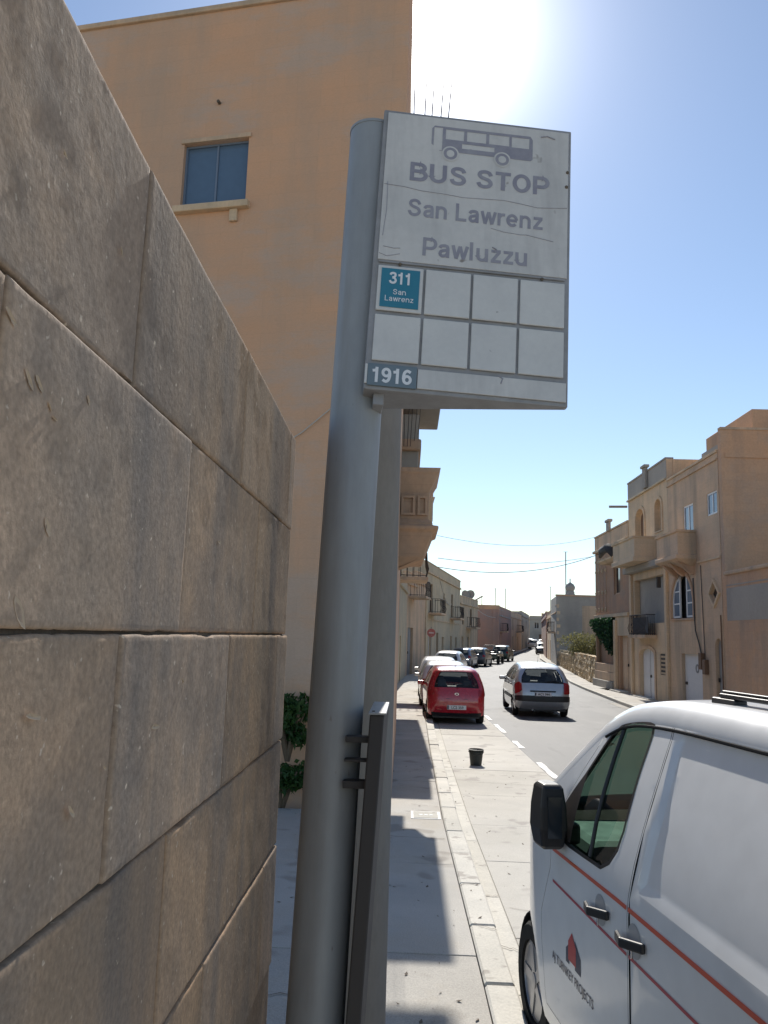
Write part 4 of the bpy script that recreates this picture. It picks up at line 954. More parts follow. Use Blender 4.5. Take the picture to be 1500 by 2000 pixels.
shrub('dry_bush', 'low brownish bush against the grey gable', 'bush', 15.6, 70, .3, 1.6, 1.6, .9, 900, .1, pmat('dry_twigs', (.16, .12, .09), (.1, .09, .06), bump=0), 8, 6)
# caper plant by the orange wall
shrub('caper_plant', 'leafy green weed growing at the foot of the orange wall', 'plant', -1.45, 10.25, .72, .40, .24, .40, 1500, .05, m_leaf, 9, 11)
shrub('ground_weed', 'dark low weed below the leafy plant by the orange wall', 'plant', -1.5, 10.15, .08, .42, .24, .34, 1100, .05, m_leaf, 9, 9)

# ---- grey gable beyond the garden
hg = house('grey_gable_house', 'house with large blank grey side wall above the rubble wall', (16, 76, 0))
fgq = Fac((13.98, 76, 0), (1, 0, 0), (0, -1, 0))
wallmesh(fgq, rect(0, 12, -.4, 6.35), .25, lambda mb: mb.prism([(13.985, 76.26), (25.9, 76.26), (25.9, 84), (14.85, 84)], -.4, 6.34)).build('wall', m_greyr, hg)
mb = MB(); fgq.box(mb, -.08, 12, 6.3505, 6.5, -.2, .06); mb.build('coping', m_brownst, hg)
mb = MB()
for k in range(9): fgq.box(mb, .0, .22+.12*(k % 2), .3+k*.62, .6+k*.62, .0005, .02)
tag(mb.build('quoins', m_tan2, hg), None, None, kind='stuff')
# cupola shaped water tank ornament on the roof
cu = thing('roof_finial', 'round domed stone finial on the grey gable roof', 'finial', (15.55, 77.5, 6.5))
MB().lathe([(.55, 0), (.55, .15), (.42, .3), (.42, .5), (.33, .55), (.46, .75), (.48, .95), (.36, 1.18), (.12, 1.35), (.05, 1.4), (.05, 1.75)], 16, Matrix.Translation((15.55, 77.5, 6.38))).build('dome', m_greyr, cu, smooth=50)
f = Fac((15.9, 93, 0), (V((14.9, 84, 0))-V((15.9, 93, 0))), (-1, .11, 0))
def rseg(A, Bp, zt, mat, label, zb, doors, wins, bal=None, name='street_house', grp='far houses down the street'):
    A, Bp = V((*A, 0)), V((*Bp, 0)); U = Bp-A; L = U.length; U.normalize(); N = V((-U.y, U.x, 0))
    f = Fac(A, U, N); h = house(name, label, (A.x, A.y, zg(A.y)), grp)
    f.holes = [rect(a, b, zb+.3, z) for a, b, z in doors]+[rect(*q) for q in wins]
    fin_house(f, h, L, zt, 9, mat, zb)
    for a, b, z in doors: f.door(h, rect(a, b, zb+.3, z), mat=random.choice((m_wood, m_doorg, m_tan2)), panels=False)
    for q in wins: f.window(h, rect(*q), frame=m_wood)
    if bal: iron_balcony(h, f, *bal)
    return f, h
rseg((14.0, 76.3), (15.0, 84.2), 5.5, m_tan, 'tan house front with dark recessed upper window next to grey gable', -.4, [(2, 3, 2.2), (5.5, 6.5, 2.2)], [(1.2, 2.6, 3.3, 4.8), (5, 6, 3.3, 4.6)], (1.0, 3.0, 3.0, .7))
rseg((15.0, 84.2), (16.2, 94), 5.3, m_tan2, 'second tan house on the right far down the street', -.3, [(2, 3, 2.2), (6, 7, 2.2)], [(2, 3, 3.3, 4.5), (6, 7, 3.3, 4.5)])
rseg((16.4, 96), (20.5, 124), 5.5, m_pink, 'dusky pink house on the right near the street end', -.2, [(4, 5, 2.4), (16, 17, 2.4)], [(4, 5, 3.4, 4.6), (16, 17, 3.4, 4.6)])
rseg((20.5, 124), (27, 150), 6.2, m_tan, 'far tan house on the right just before the street end', 0, [(8, 9, 3)], [(8, 9, 4, 5.2)])

# ---- masts, dishes, wires
def mast(x, y, z0, z1, lab, r=.035):
    t = thing('aerial_mast', lab, 'mast', (x, y, z0), 0, 'thin rooftop aerial masts'); MB().tube([(x, y, z0), (x, y, z1)], r, 6).build('rod', m_greyr, t)
    MB().box(x-.2, x+.2, y-.02, y+.02, z1-.03, z1).build('crossbar', m_greyr, t)
mast(10.5, 97, 6.05, 8.2, 'thin aerial mast on the pink house roof', .045); mast(12.7, 105, 5.5, 8.7, 'thin aerial mast on the grey roof behind the pink house', .045)
mast(15.63, 80, 6.3, 11.0, 'tallest thin aerial mast above the grey gable roof', .05); mast(15.5, 88, 5.3, 8.0, 'short aerial mast on the tan roof left of the grey gable', .04)
for i, (x, y, z, rz_) in enumerate([(5.9, 83.5, 6.55, .5), (6.5, 83.8, 6.6, -.4)]):
    t = thing('satellite_dish', ('left' if i == 0 else 'right')+' of two round satellite dishes above the yellow house', 'dish', (x, y, 6.0), 0, 'rooftop satellite dishes')
    M_ = Matrix.Translation((x, y, z)) @ Matrix.Rotation(rz_, 4, 'Z') @ Matrix.Rotation(math.radians(75), 4, 'X')
    MB().lathe([(.0, .0), (.2, .02), (.38, .09), (.5, .17), (.51, .15), (.3, .03), (.0, -.02)], 18, M_).build('dish', m_greyr, t, smooth=True)
    MB().tube([(x, y+.05, 6.0), (x, y+.05, z)], .04, 6).build('stand', m_iron, t)
t = thing('solar_heater', 'slanting solar water heater panel on the roof by the dishes', 'heater', (8.3, 97, 6.1))
MB().obox((8.2, 97, 6.75), (.75, 0, .45), (0, .5, 0), (-.04, 0, .07)).build('panel', m_greyr, t); MB().tube([(7.4, 96.4, 6.2), (7.4, 97.6, 6.2)], .2, 8).build('tank', m_greyr, t)
MB().tube([(8.9, 97, 6.05), (8.9, 97, 7.1)], .04, 6).build('stand', m_iron, t)
def wire(a, b, sag, r, lab, mat=m_wire, name='overhead_wire', group='overhead wires', n=24):
    a, b = V(a), V(b); pts = [a+(b-a)*(i/n)-V((0, 0, sag*4*(i/n)*(1-i/n))) for i in range(n+1)]
    o = MB().tube(pts, r, 5).build(name, mat); return tag(o, lab, 'wire', group)
wire((1.15, 33, 6.36), (10.3, 44.5, 7.95), .45, .009, 'highest thin wire crossing the street to the red house roof')
wire((1.2, 33, 5.42), (10.3, 44.5, 6.9), .32, .012, 'middle wire crossing the street to the red house cornice')
wire((1.2, 33, 5.05), (10.2, 40.2, 6.85), .62, .014, 'lowest sagging wire crossing the street to the red house')
for i, (xa, za, xb, zb) in enumerate([(-.14, 5.62, -.05, 7.44), (-.08, 5.62, .06, 7.44), (-.03, 5.62, .13, 7.44), (.04, 5.72, .22, 7.47), (.1, 5.83, .30, 7.55)]):
    k = (-9-15)/(7-15); 
    wire((xa, 13.38, za-.2), (xa+(xb-xa)*k, -9, za+(zb-za)*k), .0, .006, ('leftmost', 'second from left', 'middle', 'fourth from left', 'rightmost')[i]+' of five wires rising above the sign', n=6)
wire((2.2, 57, 6.4), (4.2, 72.5, 5.6), 1.1, .03, 'pale slack cable looping along the cream house front', m_cablew)
wire((6.2, 84, 6.3), (11.5, 98, 5.0), .9, .035, 'pale slack cable sagging before the pink house', m_cablew)
wire((13.4, 103, 5.6), (16.0, 93, 5.5), .15, .012, 'thin distant wire above the far end of the street')
# red round sign on the cream house corner
rs = thing('round_road_sign', 'small red round road sign on the cream house corner', 'sign', (1.62, 54.4, 0))
MB().tube([(1.62, 54.35, zg(54)+.1), (1.62, 54.35, 2.85)], .035, 8).build('post', m_greyr, rs)
M_ = Matrix.Translation((1.62, 54.28, 2.45)) @ Matrix.Rotation(math.radians(90), 4, 'X')
MB().lathe([(0, -.01), (.28, -.01), (.28, .01), (0, .01)], 24, M_).build('disc', m_rsign, rs)
MB().box(1.45, 1.79, 54.262, 54.268, 2.42, 2.48).build('white_bar', m_white, rs)
# bucket
bk = thing('bucket', 'black plastic bucket standing alone in the parking bay', 'bucket', (1.29, 14.85, zg(14.85)+.016))
M_ = Matrix.Translation(bk.location)
MB().lathe([(.095, 0), (.10, .0), (.128, .25), (.136, .255), (.138, .275), (.128, .277), (.124, .26), (.094, .012), (.0, .01)], 32, M_).build('pail', m_bucket, bk, smooth=40)
MB().lathe([(.128, .225), (.139, .228), (.139, .236), (.130, .24)], 32, M_, closed=True).build('rim', m_bucket, bk, smooth=40)
b0 = bk.location
MB().tube([b0+V((.135*math.cos(t), -.02-.11*math.sin(t), .25-.07*math.sin(t))) for t in [math.pi*k/12 for k in range(13)]], .004, 6).build('handle', m_iron, bk)

# ------------------------------------------------------------------ vehicles
def dens(poly, sa, sb):        # subdivide long edges of a chart polygon
    out = []; n = len(poly)
    for i in range(n):
        a, b = poly[i], poly[(i+1) % n]; k = max(1, int(math.ceil(max(abs(b[0]-a[0])/sa, abs(b[1]-a[1])/sb)-1e-6)))
        out += [(a[0]+(b[0]-a[0])*j/k, a[1]+(b[1]-a[1])*j/k) for j in range(k)]
    return out
class Shell:
    """rounded vehicle body: a side profile swept across the width with filleted edges; charts (arc, t) for the wrap and (x, z) for the sides"""
    def __init__(s, prof, sharp, W, r, belt, tumble, nose, crown=.02, texp=1.4, zspan=.6):
        s.P = catmull(prof, sharp); s.W = W; s.r = r; s.belt = belt; s.tum = tumble; s.crown = crown; s.nose = nose; s.texp = texp; s.zspan = zspan
        s.A = [0]
        for a, b in zip(s.P[:-1], s.P[1:]): s.A.append(s.A[-1]+(b-a).length)
        s.nor = []
        for i in range(len(s.P)):
            t = (s.P[min(i+1, len(s.P)-1)]-s.P[max(i-1, 0)]).normalized(); s.nor.append(V((-t.y, t.x)))   # profile runs rear->roof->front
        s.xs0 = min(p.x for p in s.P); s.xs1 = max(p.x for p in s.P)
        s.ap = np.array(s.A); s.px = np.array([p.x for p in s.P]); s.pz = np.array([p.y for p in s.P]); s.nx = np.array([n.x for n in s.nor]); s.nz = np.array([n.y for n in s.nor])
    def hw(s, x, z):
        q = s.W/2-s.tum*max(0, (z-s.belt)/s.zspan)**s.texp
        if z < .45: q -= .05*((.45-z)/.25)**2*(1 if z < .45 else 0)
        a, b = s.nose
        if x > s.xs1-a: q -= .5*b*((x-(s.xs1-a))/a)**2
        if x < s.xs0+a: q -= .28*min(b, .25)*(((s.xs0+a)-x)/a)**2
        return q
    def at(s, x, z):            # arc length of nearest profile point
        i = int(np.argmin((s.px-x)**2+(s.pz-z)**2)); return s.A[i]
    def wrap(s, a, t, off=0):
        px, pz = np.interp(a, s.ap, s.px), np.interp(a, s.ap, s.pz); nx, nz = np.interp(a, s.ap, s.nx), np.interp(a, s.ap, s.nz)
        r = s.r; h = s.hw(px-nx*r, pz-nz*r); at = min(1, abs(t)); sg = 1 if t >= 0 else -1
        if at <= .8: y = at/.8*(h-r); inn = -s.crown*(1-(at/.8)**2)-off; ex = 0
        else:
            ph = (at-.8)/.2*math.pi/2; y = h-r+r*math.sin(ph)+off*math.sin(ph); inn = r*(1-math.cos(ph))-off*math.cos(ph)
        return V((px-nx*inn, sg*y, pz-nz*inn))
    def side(s, x, z, sg, off=0): return V((x, sg*(s.hw(x, z)+off), z))
    def side_outline(s): return [(p.x-n.x*s.r, p.y-n.y*s.r) for p, n in zip(s.P, s.nor)]
    def wrapm(s, poly, holes=(), off=0, step=(.1, .1), mb=None):
        vo, fo = cdt(dens(poly, .06, .07), [dens(h, .06, .07) for h in holes], step); mb = mb or MB(); mb.add([s.wrap(a, t, off) for a, t in vo], fo); return mb   # outward: a x t
    def sidem(s, poly, sg, holes=(), off=0, step=.1, mb=None, fn=None):
        vo, fo = cdt(dens(poly, .07, .07), [dens(h, .07, .07) for h in holes], step); mb = mb or MB()
        mb.add([s.side(x, z, sg, off+(fn(x, z) if fn else 0)) for x, z in vo], fo if sg < 0 else [f[::-1] for f in fo]); return mb
def ccw(p):
    a = sum(p[i][0]*p[(i+1) % len(p)][1]-p[(i+1) % len(p)][0]*p[i][1] for i in range(len(p))); return p if a > 0 else p[::-1]
def side_poly(sh, wheels, R, zb):
    ol = sh.side_outline(); ol = [p for p in ol if p[1] > zb+.001]
    x0, x1 = ol[0][0], ol[-1][0]
    bot = [(x1, zb)]
    for wx in sorted(wheels, reverse=True):
        zc = .31; k = math.asin(max(-1, min(1, (zb-zc)/R)))
        for i in range(13):
            t = k+(math.pi-2*k)*i/12; bot.append((wx+R*math.cos(t), zc+R*math.sin(t)))
    bot.append((x0, zb))
    return ccw(ol+bot)
def wheel(par, x, y, sg, R=.3, wd=.19, rimr=.2, spokes=5, rim=None):
    M_ = Matrix.Translation((x, y, R)) @ Matrix.Rotation(-sg*math.pi/2, 4, 'X')
    t = MB().lathe([(rimr, -wd/2), (R-.03, -wd/2), (R-.006, -wd/2+.025), (R, -wd/2+.05), (R, wd/2-.05), (R-.006, wd/2-.025), (R-.03, wd/2), (rimr, wd/2), (rimr, wd/2-.03)], 28, M_, closed=True).build('tyre', m_rubber, par, True, smooth=45)
    mb = MB(); mb.lathe([(rimr+.004, wd/2-.02), (rimr-.012, wd/2-.012), (rimr-.02, wd/2-.05), (.02, wd/2-.06)], 28, M_); mb.build('rim', m_rim if spokes else m_black, t, True, smooth=45)
    for k in range(spokes):
        a = 2*math.pi*k/spokes; c, d = math.cos(a), math.sin(a); q = MB()
        q.obox((0, 0, 0), (rimr*.45, 0, 0), (0, .028, 0), (0, 0, .012)); q.v = [tuple(M_ @ (Matrix.Rotation(a, 4, 'Z') @ (V(v)+V((rimr*.52, 0, wd/2-.025))))) for v in q.v]
        q.build('spoke', rim or m_rim, t, True)
    MB().lathe([(0, wd/2-.05), (.045, wd/2-.05), (.04, wd/2-.008), (0, wd/2-.004)], 14, M_).build('hub_cap', rim or m_rim, t, True, smooth=40)
    return t
def plate_text(par, s, x, z, w, local_mat, M_):
    pass
def make_car(name, label, prof, sharp, W, r, belt, tumble, nose, wheels, R, paint, rw, ws, swin, lights=None, bumper=None, plate=None, plate_z=.6, detail=True, extra=None, group=None, rimm=None, texp=1.3, crown=.025):
    sh = Shell(prof, sharp, W, r, belt, tumble, nose, crown, texp)
    t = thing(name, label, 'car', (0, 0, 0), 0, group); zb = min(prof[0][1], prof[-1][1])
    amax = sh.A[-1]
    ra0, ra1 = sh.at(*rw[0]), sh.at(*rw[1]); wa0, wa1 = sh.at(*ws[0]), sh.at(*ws[1])
    tr = .80
    rear = [(ra0, -tr), (ra0, tr), (ra0+(ra1-ra0)*.5, tr*.98), (ra1-.04, tr*.90), (ra1, tr*.84), (ra1, -tr*.84), (ra1-.04, -tr*.90), (ra0+(ra1-ra0)*.5, -tr*.98)]
    front = [(wa0, -tr*.84), (wa0, tr*.84), (wa1, tr*.96), (wa1, -tr*.96)]
    rear, front = ccw(rear), ccw(front)
    body = sh.wrapm(ccw(rect(0, amax, -1, 1)), [rear, front], 0, (.09, .1))
    sp = side_poly(sh, wheels, R+.055, zb); sw = [ccw(q) for q in swin]
    for sg in (1, -1): sh.sidem(sp, sg, sw, 0, .09, body)
    bo = body.build('body', paint, t, True, smooth=55)
    g = sh.wrapm(rear, (), -.012, (.09, .1)).build('rear_window', m_glass, t, True, smooth=True)
    # black seal round the rear window
    sh.wrapm(rear, [shrink_t(rear, .025, .035)], -.006, None).build('seal', m_black, g, True)
    sh.wrapm(front, (), -.012, (.09, .1)).build('windscreen', m_glass, t, True, smooth=True)
    for sg in (1, -1):
        for q in sw: sh.sidem(q, sg, (), -.012, .1).build('side_window', m_glass, t, True, smooth=True)
    # arches and underside
    MB().box(sh.xs0+.12, sh.xs1-.12, -W/2+.16, W/2-.16, zb-.04, zb+.25).build('underbody', m_black, t, True)
    xa, xb = sh.xs0+.3, ws[1][0]-.1
    MB().box(xa, xb, -W/2+.09, W/2-.09, zb+.25, zb+.3).build('cabin_floor', m_inter, t, True)
    for sg in (1, -1):
        for wx in wheels: wheel(t, wx, sg*(W/2-.10), sg, R, .19, R*.66, 5 if detail else 0, rimm)
        MB().box(xa, xb, sg*(W/2-.12)-.015, sg*(W/2-.12)+.015, zb+.1, belt-.03).build('door_card', m_inter, t, True)
    # seats
    for sx, hgt in ((-.95 if detail else -.9, belt+.18), (.02, belt+.24)):
        for sy in (-.36, .36):
            s_ = MB().box(sx-.06, sx+.06, sy-.23, sy+.23, zb+.3, hgt-.16).build('seat_back', m_seat, t, True, bevel=.05)
            MB().box(sx-.05, sx+.04, sy-.12, sy+.12, hgt-.13, hgt+.07).build('headrest', m_seat, s_, True, bevel=.04)
    MB().box(ws[1][0]-.55, ws[1][0]-.05, -W/2+.14, W/2-.14, belt-.3, belt-.02).build('dashboard', m_inter, t, True, bevel=.05)
    # mirrors
    mxp = ws[1][0]-.38
    for sg in (1, -1):
        y0 = sg*(sh.hw(mxp, belt+.05)); MB().obox((mxp, y0+sg*.10, belt+.06), (.05, 0, 0), (0, .10, 0), (0, 0, .06)).build('mirror', paint, t, True, bevel=.03)
    if lights:
        for (la, lb, ta, tb) in lights:
            for sg in (1, -1):
                pl = ccw(rrect_t(la, lb, sg*ta, sg*tb)); sh.wrapm(pl, (), .012, (.06, .05)).build('tail_lamp', m_lamp, t, True, smooth=True)
    if bumper:
        for (ba, bb, mat, off, nm) in bumper: sh.wrapm(ccw(rect(ba, bb, -1, 1)), (), off, (.06, .08)).build(nm, mat, t, True, smooth=60)
    if plate:
        a = sh.at(sh.xs0, plate_z); p = sh.wrap(a, 0); x = p.x-.022
        pl = MB().box(x-.006, x+.03, -.26, .26, plate_z-.058, plate_z+.058).build('number_plate', m_letw, t, True, bevel=.004)
        MB().box(x-.0075, x-.005, .215, .255, plate_z-.05, plate_z+.05).build('blue_band', m_navy, pl, True)
        me = text_mesh(plate, .105, .014, 'CENTER', .92)
        for v in me.vertices: v.co = V((x-.008, -v.co.x-.02+.0, plate_z-.037+v.co.y))
        finish(me, 'lettering', m_black, pl, True)
    if extra: extra(sh, t)
    return t, sh
def shrink_t(poly, da, dt):
    ca = sum(p[0] for p in poly)/len(poly); return [(p[0]+(da if p[0] < ca else -da), p[1]-math.copysign(dt, p[1])) for p in poly]
def rrect_t(a0, a1, t0, t1):
    lo, hi = min(t0, t1), max(t0, t1); m = .25
    return [(a0+(a1-a0)*m, lo), (a0+(a1-a0)*m*.3, lo+(hi-lo)*.3), (a0, hi-(hi-lo)*.3), (a0, hi), (a1, hi), (a1, lo+(hi-lo)*.25), (a1-(a1-a0)*.2, lo)]
def copy_tree(o, parent=None):
    c = o.copy(); COL.objects.link(c); c.parent = parent
    for ch in list(o.children): copy_tree(ch, c)
    return c
def put(t, x, y, head):        # head: degrees clockwise from +Y
    t.location = (x, y, zg(y)+.016); t.rotation_euler = (math.atan2(zg(y+1)-zg(y-1), 2)*0, 0, math.pi/2-math.radians(head))
# red hatchback
P_red = [(-1.70, .24), (-1.76, .40), (-1.79, .56), (-1.765, .78), (-1.70, .99), (-1.43, 1.405), (-1.30, 1.475), (-.9, 1.52), (-.25, 1.54), (.2, 1.50), (.5, 1.40), (1.12, .99), (1.35, .91), (1.64, .80), (1.77, .62), (1.79, .42), (1.72, .22)]
sw_red = [[(-1.28, 1.03), (-.42, 1.00), (-.40, 1.40), (-1.02, 1.385), (-1.2, 1.27)], [(-.33, 1.0), (.78, .98), (.42, 1.36), (.1, 1.41), (-.31, 1.41)]]
def ex_red(sh, t):
    a = sh.at(-1.77, .80); p = sh.wrap(a, 0)
    M_ = Matrix.Translation((p.x-.006, 0, .83)) @ Matrix.Rotation(math.radians(90), 4, 'Y')
    q = MB().lathe([(.035, -.01), (.06, -.01), (.06, .008), (.035, .008)], 20, M_ @ Matrix.Scale(.6, 4, (1, 0, 0)), closed=True); q.build('badge', m_chrome, t, True)
    p = sh.wrap(a, 0); MB().box(p.x-.012, p.x+.03, -.3, .3, .695, .705).build('tailgate_seam', m_seam, t, True)
    MB().tube([(-1.1, 0, 1.51), (-1.28, 0, 1.70)], [.006, .003], 6).build('aerial', m_black, t, True)
    p = sh.wrap(sh.at(-1.72, .98), 0, .02); MB().tube([(p.x-.03, .0, 1.0), (p.x+.0, -.18, 1.06), (p.x+.02, -.4, 1.075)], .009, 6).build('rear_wiper', m_black, t, True)
    for sg in (1, -1):
        p = sh.wrap(sh.at(-1.76, .42), sg*.6, .004); MB().box(p.x-.004, p.x+.02, p.y-.08, p.y+.08, .40, .44).build('reflector', m_lamp, t, True, bevel=.008)
    sh.wrapm(ccw(rect(0.0, .10, -.86, .86)), (), .006, (.05, .1)).build('lower_valance', m_black, t, True, smooth=60)
ra = lambda P, S, x, z: Shell(P, S, 1.6, .2, 1, .2, (.5, .2)).at(x, z)
SR = {0, 4, 5, 10, 11, 16}
red, shr = make_car('red_hatchback', 'red hatchback parked by the left kerb, rear towards us', P_red, SR, 1.60, .17, .92, .24, (.55, .2), (-1.14, 1.20), .285, m_redp,
    ((-1.70, .99), (-1.43, 1.405)), ((.5, 1.40), (1.12, .99)), sw_red, lights=[(ra(P_red, SR, -1.765, .78), ra(P_red, SR, -1.715, .96), .80, .985)], plate='LCS 359', plate_z=.475, extra=ex_red)
put(red, 1.36, 24.15, -1.2)
# silver MPV
P_sil = [(-2.0, .26), (-2.10, .40), (-2.13, .56), (-2.10, .80), (-2.02, 1.05), (-1.66, 1.475), (-1.48, 1.56), (-.9, 1.625), (-.1, 1.64), (.35, 1.58), (.62, 1.50), (1.42, 1.02), (1.75, .90), (2.02, .72), (2.13, .5), (2.06, .24)]
sw_sil = [[(-1.62, 1.1), (-.62, 1.06), (-.6, 1.47), (-1.2, 1.45), (-1.45, 1.32)], [(-.53, 1.06), (.40, 1.03), (.38, 1.46), (-.51, 1.47)], [(.47, 1.03), (1.12, 1.02), (.55, 1.40), (.45, 1.42)]]
SS = {0, 4, 5, 10, 11, 15}
def sa(x, z): return Shell(P_sil, SS, 1.75, .2, 1, .2, (.5, .2)).at(x, z)
def ex_sil(sh, t):
    p = sh.wrap(sa(-2.11, .79), 0, .0); MB().box(p.x-.03, p.x+.03, -.40, .40, .795, .835).build('tailgate_handle', m_black, t, True, bevel=.012)
    MB().tube([(-.9, 0, 1.62), (-1.1, 0, 1.98)], [.006, .003], 6).build('aerial', m_black, t, True)
    p = sh.wrap(sa(-1.95, 1.13), 0, .03); MB().tube([(p.x-.02, -.05, 1.08), (p.x+.01, -.3, 1.13), (p.x, -.52, 1.10)], .012, 6).build('rear_wiper', m_black, t, True)
    MB().tube([(-2.06, .32, .23), (-1.9, .32, .24)], .03, 10).build('exhaust_pipe', m_chrome, t, True)
    for sg in (1, -1):
        for x in (-.05, -.98): q = sh.side(x, .98, sg, .02); MB().box(x-.09, x+.09, q.y-.02, q.y+.02, .965, .995).build('door_handle', m_black, t, True, bevel=.01)
        pl = ccw(rect(-1.0, .95, .52, .62)); sh.sidem(pl, sg, (), .012, .2).build('rubbing_strip', m_black, t, True, smooth=True)
sil, shs = make_car('silver_people_carrier', 'silver rounded people carrier driving away in the lane', P_sil, SS, 1.75, .2, 1.0, .26, (.6, .24), (-1.32, 1.40), .305, m_silv,
    ((-2.02, 1.05), (-1.66, 1.475)), ((.62, 1.50), (1.42, 1.02)), sw_sil, lights=[(sa(-2.115, .72), sa(-2.0, 1.07), .80, .99)],
    bumper=[(sa(-2.125, .50), sa(-2.118, .66), m_black, .018, 'bumper_strip'), (sa(-2.06, .33), sa(-2.125, .49), m_silv, .016, 'bumper')], plate='ACY 944', plate_z=.725, extra=ex_sil)
put(sil, 4.34, 27.85, 1.0)
# parked cars beyond
P_hat = [(-1.88, .24), (-1.97, .42), (-2.0, .60), (-1.95, .85), (-1.88, 1.0), (-1.52, 1.42), (-1.38, 1.49), (-.9, 1.55), (-.2, 1.57), (.25, 1.53), (.55, 1.44), (1.25, 1.0), (1.55, .92), (1.85, .80), (1.98, .62), (2.0, .42), (1.93, .22)]
sw_hat = [[(-1.45, 1.05), (-.45, 1.02), (-.42, 1.43), (-1.1, 1.41), (-1.32, 1.29)], [(-.35, 1.02), (.9, 1.0), (.5, 1.38), (.15, 1.44), (-.33, 1.44)]]
def ha(x, z): return Shell(P_hat, SR, 1.7, .2, 1, .2, (.5, .2)).at(x, z)
def hatch(name, label, paint, group): return make_car(name, label, P_hat, SR, 1.70, .18, .95, .24, (.6, .22), (-1.25, 1.28), .30, paint, ((-1.88, 1.0), (-1.52, 1.42)), ((.55, 1.44), (1.25, 1.0)), sw_hat, lights=[(ha(-1.965, .78), ha(-1.89, 1.0), .80, .99)], plate=None, detail=False, group=group)[0]
GP = 'cars parked along the left kerb'
red['group'] = GP
c1 = hatch('parked_car', 'white car parked directly in front of the red hatchback', m_wcar, GP); put(c1, 1.35, 29.4, 0)
def dup(src, label, x, y, hd, paint=None):
    c = copy_tree(src); c['label'] = label; put(c, x, y, hd)
    if paint:
        for ch in c.children:
            if ch.name.startswith(('body', 'mirror')):
                ch.data = ch.data.copy(); ch.data.materials[0] = paint
    return c
dup(c1, 'second white car beyond the red hatchback, roof just showing', 1.38, 35.0, 1)
c3 = dup(c1, 'white car before the cream house, third of the white roofs', 2.75, 50.5, 11)
dup(c1, 'pale slate hatchback beyond the white roofs by the cream house', 4.75, 66.5, 15, m_blucar)
dup(c1, 'dark grey hatchback parked between slate hatchback and jeep', 6.35, 71.0, 16, m_dkcar)
dup(c1, 'dark green car parked beyond the jeep by the pink house', 10.0, 84.5, 17, m_grcar)
GF = 'tiny cars far down the street'
for i, (x, y, hd, m, lab) in enumerate([(22.0, 141, 14, m_wcar, 'tiny white car on the left at the far street end'), (24.3, 146, 190, m_dkcar, 'tiny dark car in the middle of the far street end'), (19.5, 118, 188, m_wcar, 'tiny white car on the right by the dusky pink house'), (23.5, 155, 14, m_silv, 'tiny silver car behind the far dark car'), (18.6, 112, 188, m_dkcar, 'tiny dark car in front of the dusky pink house')]):
    c = dup(c1, lab, x, y, hd, m); c['group'] = GF
# open jeep
jp = thing('open_jeep', 'dark green open-topped jeep with roll bars among the parked cars', 'car', (0, 0, 0), 0, GP)
b = MB(); b.box(-1.7, 1.7, -.72, .72, .42, .95); b.build('body', m_grcar, jp, True, bevel=.06)
MB().box(.55, 1.68, -.66, .66, .951, 1.08).build('bonnet', m_grcar, jp, True, bevel=.05)
for wx in (-1.1, 1.15):
    for sg in (1, -1): wheel(jp, wx, sg*.72, sg, .34, .22, .2, 0); 
for sg in (1, -1): MB().obox((-1.1, sg*.74, .72), (.42, 0, 0), (0, .1, 0), (0, 0, .03)).build('mudguard', m_black, jp, True, bevel=.02)
MB().tube([(.52, -.66, .95), (.36, -.64, 1.58), (.36, .64, 1.58), (.52, .66, .95)], .035, 8).build('windscreen_frame', m_greyr, jp, True)
MB().tube([(-.55, -.64, .9), (-.6, -.6, 1.68), (-.6, .6, 1.68), (-.55, .64, .9)], .04, 8).build('roll_bar', m_black, jp, True)
MB().tube([(-1.6, -.64, .9), (-1.6, -.6, 1.6), (-1.6, .6, 1.6), (-1.6, .64, .9)], .035, 8).build('roll_bar', m_greyr, jp, True)
for sy in (-.35, .35): MB().box(-.35, -.22, sy-.22, sy+.22, .8, 1.3).build('seat', m_seat, jp, True, bevel=.05)
MB().lathe([(.12, -.1), (.33, -.1), (.35, 0), (.33, .1), (.12, .1)], 20, Matrix.Translation((-1.82, .15, .95)) @ Matrix.Rotation(math.radians(90), 4, 'Y')).build('spare_wheel', m_rubber, jp, True, smooth=40)
put(jp, 8.15, 77, 16.5)

# ------------------------------------------------------------------ the white van beside us
HV = V((-.13, .9915, 0)).normalized(); NL = V((-.9915, -.13, 0)).normalized(); WV = 1.92
base = V((.87, 3.42, 0))-NL*WV/2
van = thing('white_van', 'white panel van with orange stripes parked at the lower right', 'van', (base.x, base.y, .016), math.atan2(HV.y, HV.x))
P_van = [(-2.58, .30), (-2.64, .55), (-2.63, 1.1), (-2.56, 1.72), (-2.42, 1.89), (-1.8, 1.942), (-.6, 1.948), (.1, 1.94), (.45, 1.90), (.68, 1.81), (1.42, 1.22), (1.72, 1.10), (2.08, .95), (2.24, .74), (2.27, .5), (2.18, .24)]
SV = {0, 9, 10, 15}
sv = Shell(P_van, SV, WV, .10, 1.15, .27, (1.3, .9), .018, 1.4, .75)
zb = .28
win = ccw([(.150, 1.838), (.255, 1.846), (.376, 1.832), (.472, 1.797), (.53, 1.755), (.574, 1.693), (.613, 1.623), (.655, 1.555), (.71, 1.475), (.775, 1.39), (.83, 1.27), (.80, 1.225), (.625, 1.211), (.429, 1.216), (.215, 1.223), (.137, 1.262), (.084, 1.33), (.07, 1.41), (.082, 1.5), (.102, 1.634), (.113, 1.737), (.125, 1.80)])
